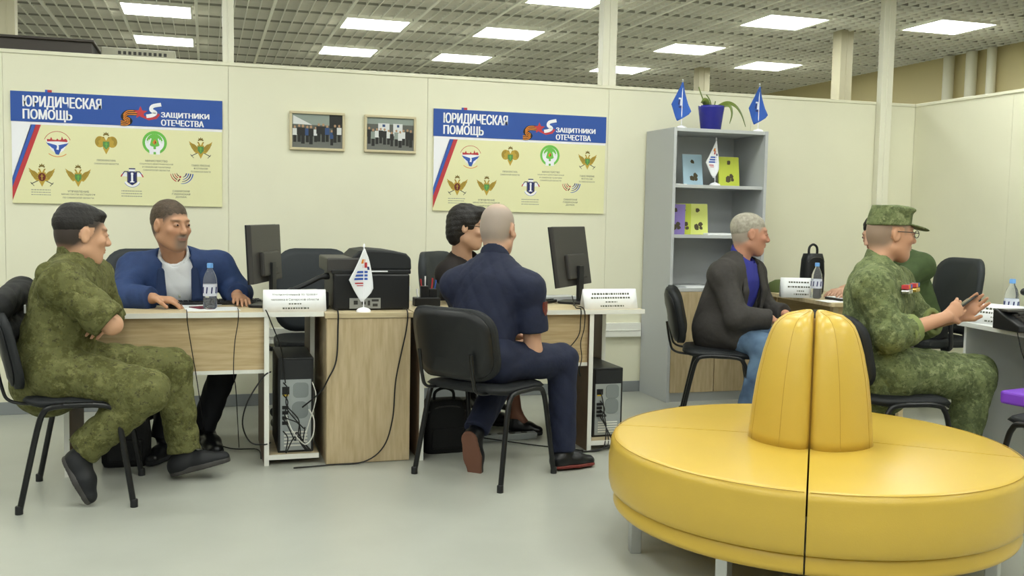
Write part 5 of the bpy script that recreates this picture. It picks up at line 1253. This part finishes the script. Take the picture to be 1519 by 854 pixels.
BT = mat('black_knit', '1D1716', .85, bump=.1, bscale=200)
p.add('top', p.torso_prims(.012, .9)+p.sleeve('R', .014, .9)+p.sleeve('L', .014, .9)+p.neck_cut(.074), BT, .007, folds(.0025, 1, 10))
p.add('skirt', [cone(p.J['hipR'], p.J['hipL'], .11, .11, .04), cone(p.J['hipR'], p.J['hipR']+(p.J['knR']-p.J['hipR'])*.9, .11, .085, .05, None, 'u', True), cone(p.J['hipL'], p.J['hipL']+(p.J['knL']-p.J['hipL'])*.9, .11, .085, .05, None, 'u', True)], BT, .008)
for a in 'RL':
    d = p.J['an'+a]-p.J['kn'+a]; p.add('stocking', [cone(p.J['kn'+a], p.J['an'+a], .050, .036, .01), cone(p.J['an'+a], p.J['he'+a]+(p.J['to'+a]-p.J['he'+a])*.55+V3((0, 0, .035)), .036, .028, .02)], mat('brown_stocking', '7A5240', .6), .007)
    o = p.shoe(a, MATS['black_shoe'], M_BLACK2, .88)

# --- grey-haired man in the dark jacket ---------------------------------------------------------
p = Person('grey-haired man in dark jacket, blue shirt and jeans', dict(head=(3.175, 5.35, 1.148), neck=(3.125, 5.37, .975), shR=(2.955, 5.275, .905), shL=(3.255, 5.45, .905), elR=(2.975, 5.13, .66), elL=(3.33, 5.42, .68),
    wrR=(3.175, 5.08, .655), wrL=(3.36, 5.22, .67), pelvis=(3.02, 5.40, .555), hipR=(3.01, 5.30, .545), hipL=(3.09, 5.47, .545), knR=(3.115, 5.03, .50), knL=(3.36, 5.17, .50),
    anR=(3.035, 5.09, .10), anL=(3.33, 5.22, .10), heR=(3.02, 5.14, .005), toR=(3.14, 4.92, .005), heL=(3.31, 5.28, .005), toL=(3.44, 5.06, .005)), (.94, -.33, -.10), skin='C08A70', hs=1.06)
p.body([dict(w=p.J['wrR'], d=(.85, -.1, -.25), n=(.1, -.3, 1), thumb=1, curl=.9), dict(w=p.J['wrL'], d=(.6, -.5, -.3), n=(.1, -.1, 1), thumb=-1, curl=.8)], jaw=1.1, nose=1.0, paint=allp(hairline('A49C90', -.03, 1.0, .9), brows('8A7A6A', .5), eyes_dark(), lambda b, sm, x, y, z: b(np.exp(-((z+.02)/.05)**2)*(y > .04), 'B0604E', .12)))
p.hair(p.hcap(-.001, .0, .006), HAIRG, hn(.0007, 170))
p.add('shirt', p.torso_prims(.006, 1.06)+p.neck_cut(.066), mat('royal_blue_shirt', '2A2E8C', .7), .007, folds(.0025, 1, 11)); p.add('shirt_collar', p.collar(.065, .098, .55), MATS['royal_blue_shirt'], .005)
GJ = mat('charcoal_jacket', '393634', .85, var=.1, scale=40, bump=.5, bscale=15)
T = p.torso_prims(.024, 1.12)+p.sleeve('R', .024, .95)+p.sleeve('L', .024, .95)+[cone(p.J['pelvis']+p.upv*.02, p.J['pelvis']+p.upv*.16, .175, .165, .05, (p.fwd, 1.05)), cone(p.J['hipR']+V3((0, 0, .02)), p.J['hipR']+(p.J['knR']-p.J['hipR'])*.28+V3((0, 0, .02)), .134, .118, .04), plane((0, 0, .462), (0, 0, -1))]+p.neck_cut(.082)+vcut(p, .105, .095, .12, .40, .0)
p.add('jacket', T, GJ, .007, folds(.0035, .9, 12))
for sg in (-1, 1):
    n = p.J['neck']; p.add('lapel', [cone(n+p.fwd*.08+p.side*sg*.09-p.upv*.01, n+p.fwd*.155+p.side*sg*.112-p.upv*.15, .018, .030, .012, (p.fwd, 2.6)), cone(n+p.fwd*.155+p.side*sg*.112-p.upv*.15, n+p.fwd*.18+p.side*sg*.09-p.upv*.34, .030, .01, .012, (p.fwd, 2.6))], GJ, .006)
p.add('jeans', p.leg_prims(.012), mat('blue_denim', '6A86A4', .85, c2='3C4F6A', scale=6, bump=.5, bscale=18), .008, folds(.004, 1.1, 13))
for a in 'RL': p.shoe(a, MATS['black_shoe'], M_BLACK2)

# --- soldier with the cap --------------------------------------------------------------------
p = Person('soldier in green camouflage with cap, glasses and medals', dict(head=(3.088, 3.94, 1.182), neck=(3.015, 3.93, 1.012), shR=(2.89, 3.79, .945), shL=(3.19, 4.03, .945), elR=(2.915, 3.69, .735), elL=(3.31, 3.98, .75),
    wrR=(3.225, 3.70, .815), wrL=(3.365, 3.80, .80), pelvis=(2.99, 3.88, .56), hipR=(3.01, 3.785, .55), hipL=(3.05, 3.97, .55), knR=(3.425, 3.73, .515), knL=(3.62, 3.93, .505),
    anR=(3.36, 3.735, .11), anL=(3.55, 3.94, .11), heR=(3.31, 3.74, .005), toR=(3.55, 3.69, .005), heL=(3.50, 3.95, .005), toL=(3.74, 3.90, .005)), (.96, -.26, -.05), skin='C49374', hs=1.06)
p.body([dict(w=p.J['wrR'], d=(.9, .25, .42), n=(.15, -.9, .3), thumb=1, curl=.35, sc=1.05), dict(w=p.J['wrL'], d=(.55, -.35, .55), n=(.5, .75, -.3), thumb=-1, curl=.35, sc=1.05)], jaw=1.1, paint=allp(hairline('7E7468', -.045, 1.0, .75, .05), brows('6A5A48'), eyes_dark(), beard('A09890', .5)))
p.glasses(mat('dark_frames', '221A16', .3))
CP = p.HR; E = lambda c, r, k=.02, op='u': ell(p.H(*c), V3(r)*p.hs, CP, k, op)
p.add('cap', [cone(p.H(0, -.014, .042), p.H(0, -.004, .118), .096*p.hs, .088*p.hs, .02, (p.hd(1, 0, 0), 1.12), 'u', True), E((0, .010, .112), (.078, .088, .020), .015), E((0, -.01, .02), (.073, .09, .05), .01, 's'), plane(p.H(0, 0, .042), p.hd(0, .06, -1)), plane(p.H(0, .085, .138), p.hd(0, -.08, 1))], CAM2, .005, folds(.0015, 1.5, 3))
p.add('cap_brim', [ell(p.H(0, .105, .040), V3((.072, .062, .007))*p.hs, np.array([p.HR[0], nrm(p.HR[1]*.97-p.HR[2]*.22), nrm(p.HR[2]*.97+p.HR[1]*.22)]), .005), plane(p.H(0, .062, 0), p.hd(0, -1, 0))], CAM2, .005)
T = p.torso_prims(.022, 1.06)+p.sleeve('R', .024, .32, .046)+p.sleeve('L', .024, .32, .046)+[cone(p.J['pelvis']-p.upv*.06, p.J['pelvis']+p.upv*.14, .175, .158, .05, (p.fwd, 1.05)), cone(p.J['hipR'], p.J['hipR']+(p.J['knR']-p.J['hipR'])*.25, .118, .10, .04)]+p.neck_cut(.066)
p.add('jacket', T, CAM2, .007, folds(.0055, 1, 14)); p.add('collar', p.collar(.065, .100, .5), CAM2, .005)
CUF = mat('cuff_green', '7F8B54', .85)
for a in 'RL':
    el, wr = p.J['el'+a], p.J['wr'+a]; p.add('rolled_cuff', [cone(el+(wr-el)*.24, el+(wr-el)*.42, .073, .066, .01, None, 'u', True, True), cone(el, wr, .042, .04, .004, None, 's')], CUF, .006)
mb = MB(); n = p.J['pelvis']+p.upv*.09
p.add('belt', [cone(n-p.upv*.018, n+p.upv*.018, .178, .176, .004, (p.fwd, 1.06), 'u', True, True), cone(n-p.upv*.05, n+p.upv*.05, .150, .148, .004, (p.fwd, 1.06), 's')], mat('belt_brown', '2C2620', .6), .006)
for a in 'RL':
    n, sh = p.J['neck'], p.J['sh'+a]; c = n-p.upv*.155+p.fwd*.122+p.side*(.095 if a == 'L' else -.095); p.add('chest_pocket', [cone(c-p.side*.03-p.upv*.01, c+p.side*.03-p.upv*.01, .045, .045, .01, (p.fwd, 2.2))], CAM2, .006, folds(.002, 1.4, 5))
k = 0
for sg, cnt in ((-1, 3), (1, 3)):
    for i in range(cnt):
        c = p.J['neck']-p.upv*(.085)+p.fwd*.150+p.side*(sg*.075+(i-1)*.030); c = Vector(tuple(c)); f_ = Vector(tuple(p.fwd)); u_ = Vector(tuple(p.upv)); s_ = Vector(tuple(p.side))
        mb = MB(); R = Matrix((s_, u_, f_)).transposed()
        mb.obox(c+u_*.014, (.018, .018, .03), R); md = p.put(mb, 'medal_ribbon', [M_RED, M_ORANGE, M_PBLUE][i])
        mb = MB(); mb.tube([c-u_*.008-f_*.015, c-u_*.008+f_*.017], .010, 12); p.put(mb, 'medal', M_CHROME if sg < 0 else mat('medal_gold', 'D8B860', .3, .6), md)
p.add('trousers', p.leg_prims(.026), CAM2, .007, folds(.0065, 1.1, 15))
for a in 'RL': p.shoe(a, MATS['black_shoe'], M_BLACK2)
ph_ = thing('mobile_phone', 'black mobile phone held by the soldier in cap', 'phone', (3.372, 3.765, .868))
X_ = Vector((.86, .18, .42)).normalized(); Z_ = Vector((-.38, .35, .85)); Z_ = (Z_-X_*Z_.dot(X_)).normalized(); R_ = Matrix((X_, Z_.cross(X_), Z_)).transposed()
ph_.rotation_euler = R_.to_euler()
MB().box(-.068, .068, -.034, .034, -.0045, .0045).build('casing', M_BLACK, ph_, .003); MB().box(-.063, .063, -.031, .031, .0045, .0052).build('screen', mat('screen_glass', '0C0E12', .15), ph_)

# --- person writing at the corner table -----------------------------------------------------
p = Person('dark-haired person in green leaning to write at corner table', dict(head=(4.112, 5.37, 1.160), neck=(4.265, 5.39, 1.02), shR=(4.33, 5.56, .965), shL=(4.34, 5.23, .965), elR=(4.10, 5.58, .80), elL=(4.11, 5.22, .815),
    wrR=(3.90, 5.42, .80), wrL=(3.835, 5.20, .815), pelvis=(4.50, 5.40, .56), hipR=(4.48, 5.49, .55), hipL=(4.48, 5.30, .55), knR=(4.08, 5.52, .51), knL=(4.08, 5.28, .51),
    anR=(4.12, 5.52, .11), anL=(4.12, 5.28, .11), heR=(4.17, 5.52, .005), toR=(3.92, 5.54, .005), heL=(4.17, 5.28, .005), toL=(3.92, 5.26, .005)), (-.93, -.05, -.36), skin='C49A82', hs=1.03)
p.body([dict(w=p.J['wrL'], d=(-.95, -.1, -.12), n=(.1, -.55, .8), thumb=-1, curl=.9), dict(w=p.J['wrR'], d=(-.9, -.3, -.1), n=(0, 0, 1), thumb=1, curl=.4)], paint=allp(hairline('2A2420', .0, .70, .9), brows('2A211C'), eyes_dark()))
p.hair(p.hcap(.005, .006, .002), HAIRD, hn(.002))
GT = mat('dark_green_jacket', '41522F', .85, var=.12, scale=20)
p.add('jacket', p.torso_prims(.020, 1.04)+p.sleeve('R', .02, -.1)+p.sleeve('L', .02, -.1)+p.neck_cut(.066), GT, .008, folds(.0035, 1, 16)); p.add('collar', p.collar(.068, .028), GT, .006)
p.add('trousers', p.leg_prims(.015), MATS['black_trousers'], .009)
for a in 'RL': p.shoe(a, MATS['black_shoe'], M_BLACK2)
pn = thing('ballpoint_pen', 'black pen in the writing hand at corner table', 'pen', (3.735, 5.165, .772), 0)
MB().tube([(0, 0, .0), (.012, .004, .03), (.035, .012, .115)], [.0012, .0045, .0045], 8).build('barrel', M_BLACK, pn); MB().tube([(.03, .0045, .085), (.036, .0065, .112)], .0014, 6).build('clip', M_DGREY, pn)

# dark jacket bunched over the back of the first visitor chair
me_, _ = sdf_mesh('draped_jacket', [cone((-.805, 4.44, .83), (-.775, 4.80, .865), .055, .062, .03), cone((-.79, 4.5, .72), (-.765, 4.8, .74), .048, .05, .03), cone((-.80, 4.80, .86), (-.78, 4.83, .62), .05, .04, .03)], .008, folds(.004, 1.3, 21))
me_.materials.append(M_BAG); dj = bpy.data.objects.new('draped_jacket', me_); COL.objects.link(dj); tag(dj, 'black jacket draped over chair back behind the camouflaged soldier', 'jacket')
MB().box(-.712, -.704, 4.44, 4.452, .80, .835).build('zip_pull', M_CHROME, dj, .002)
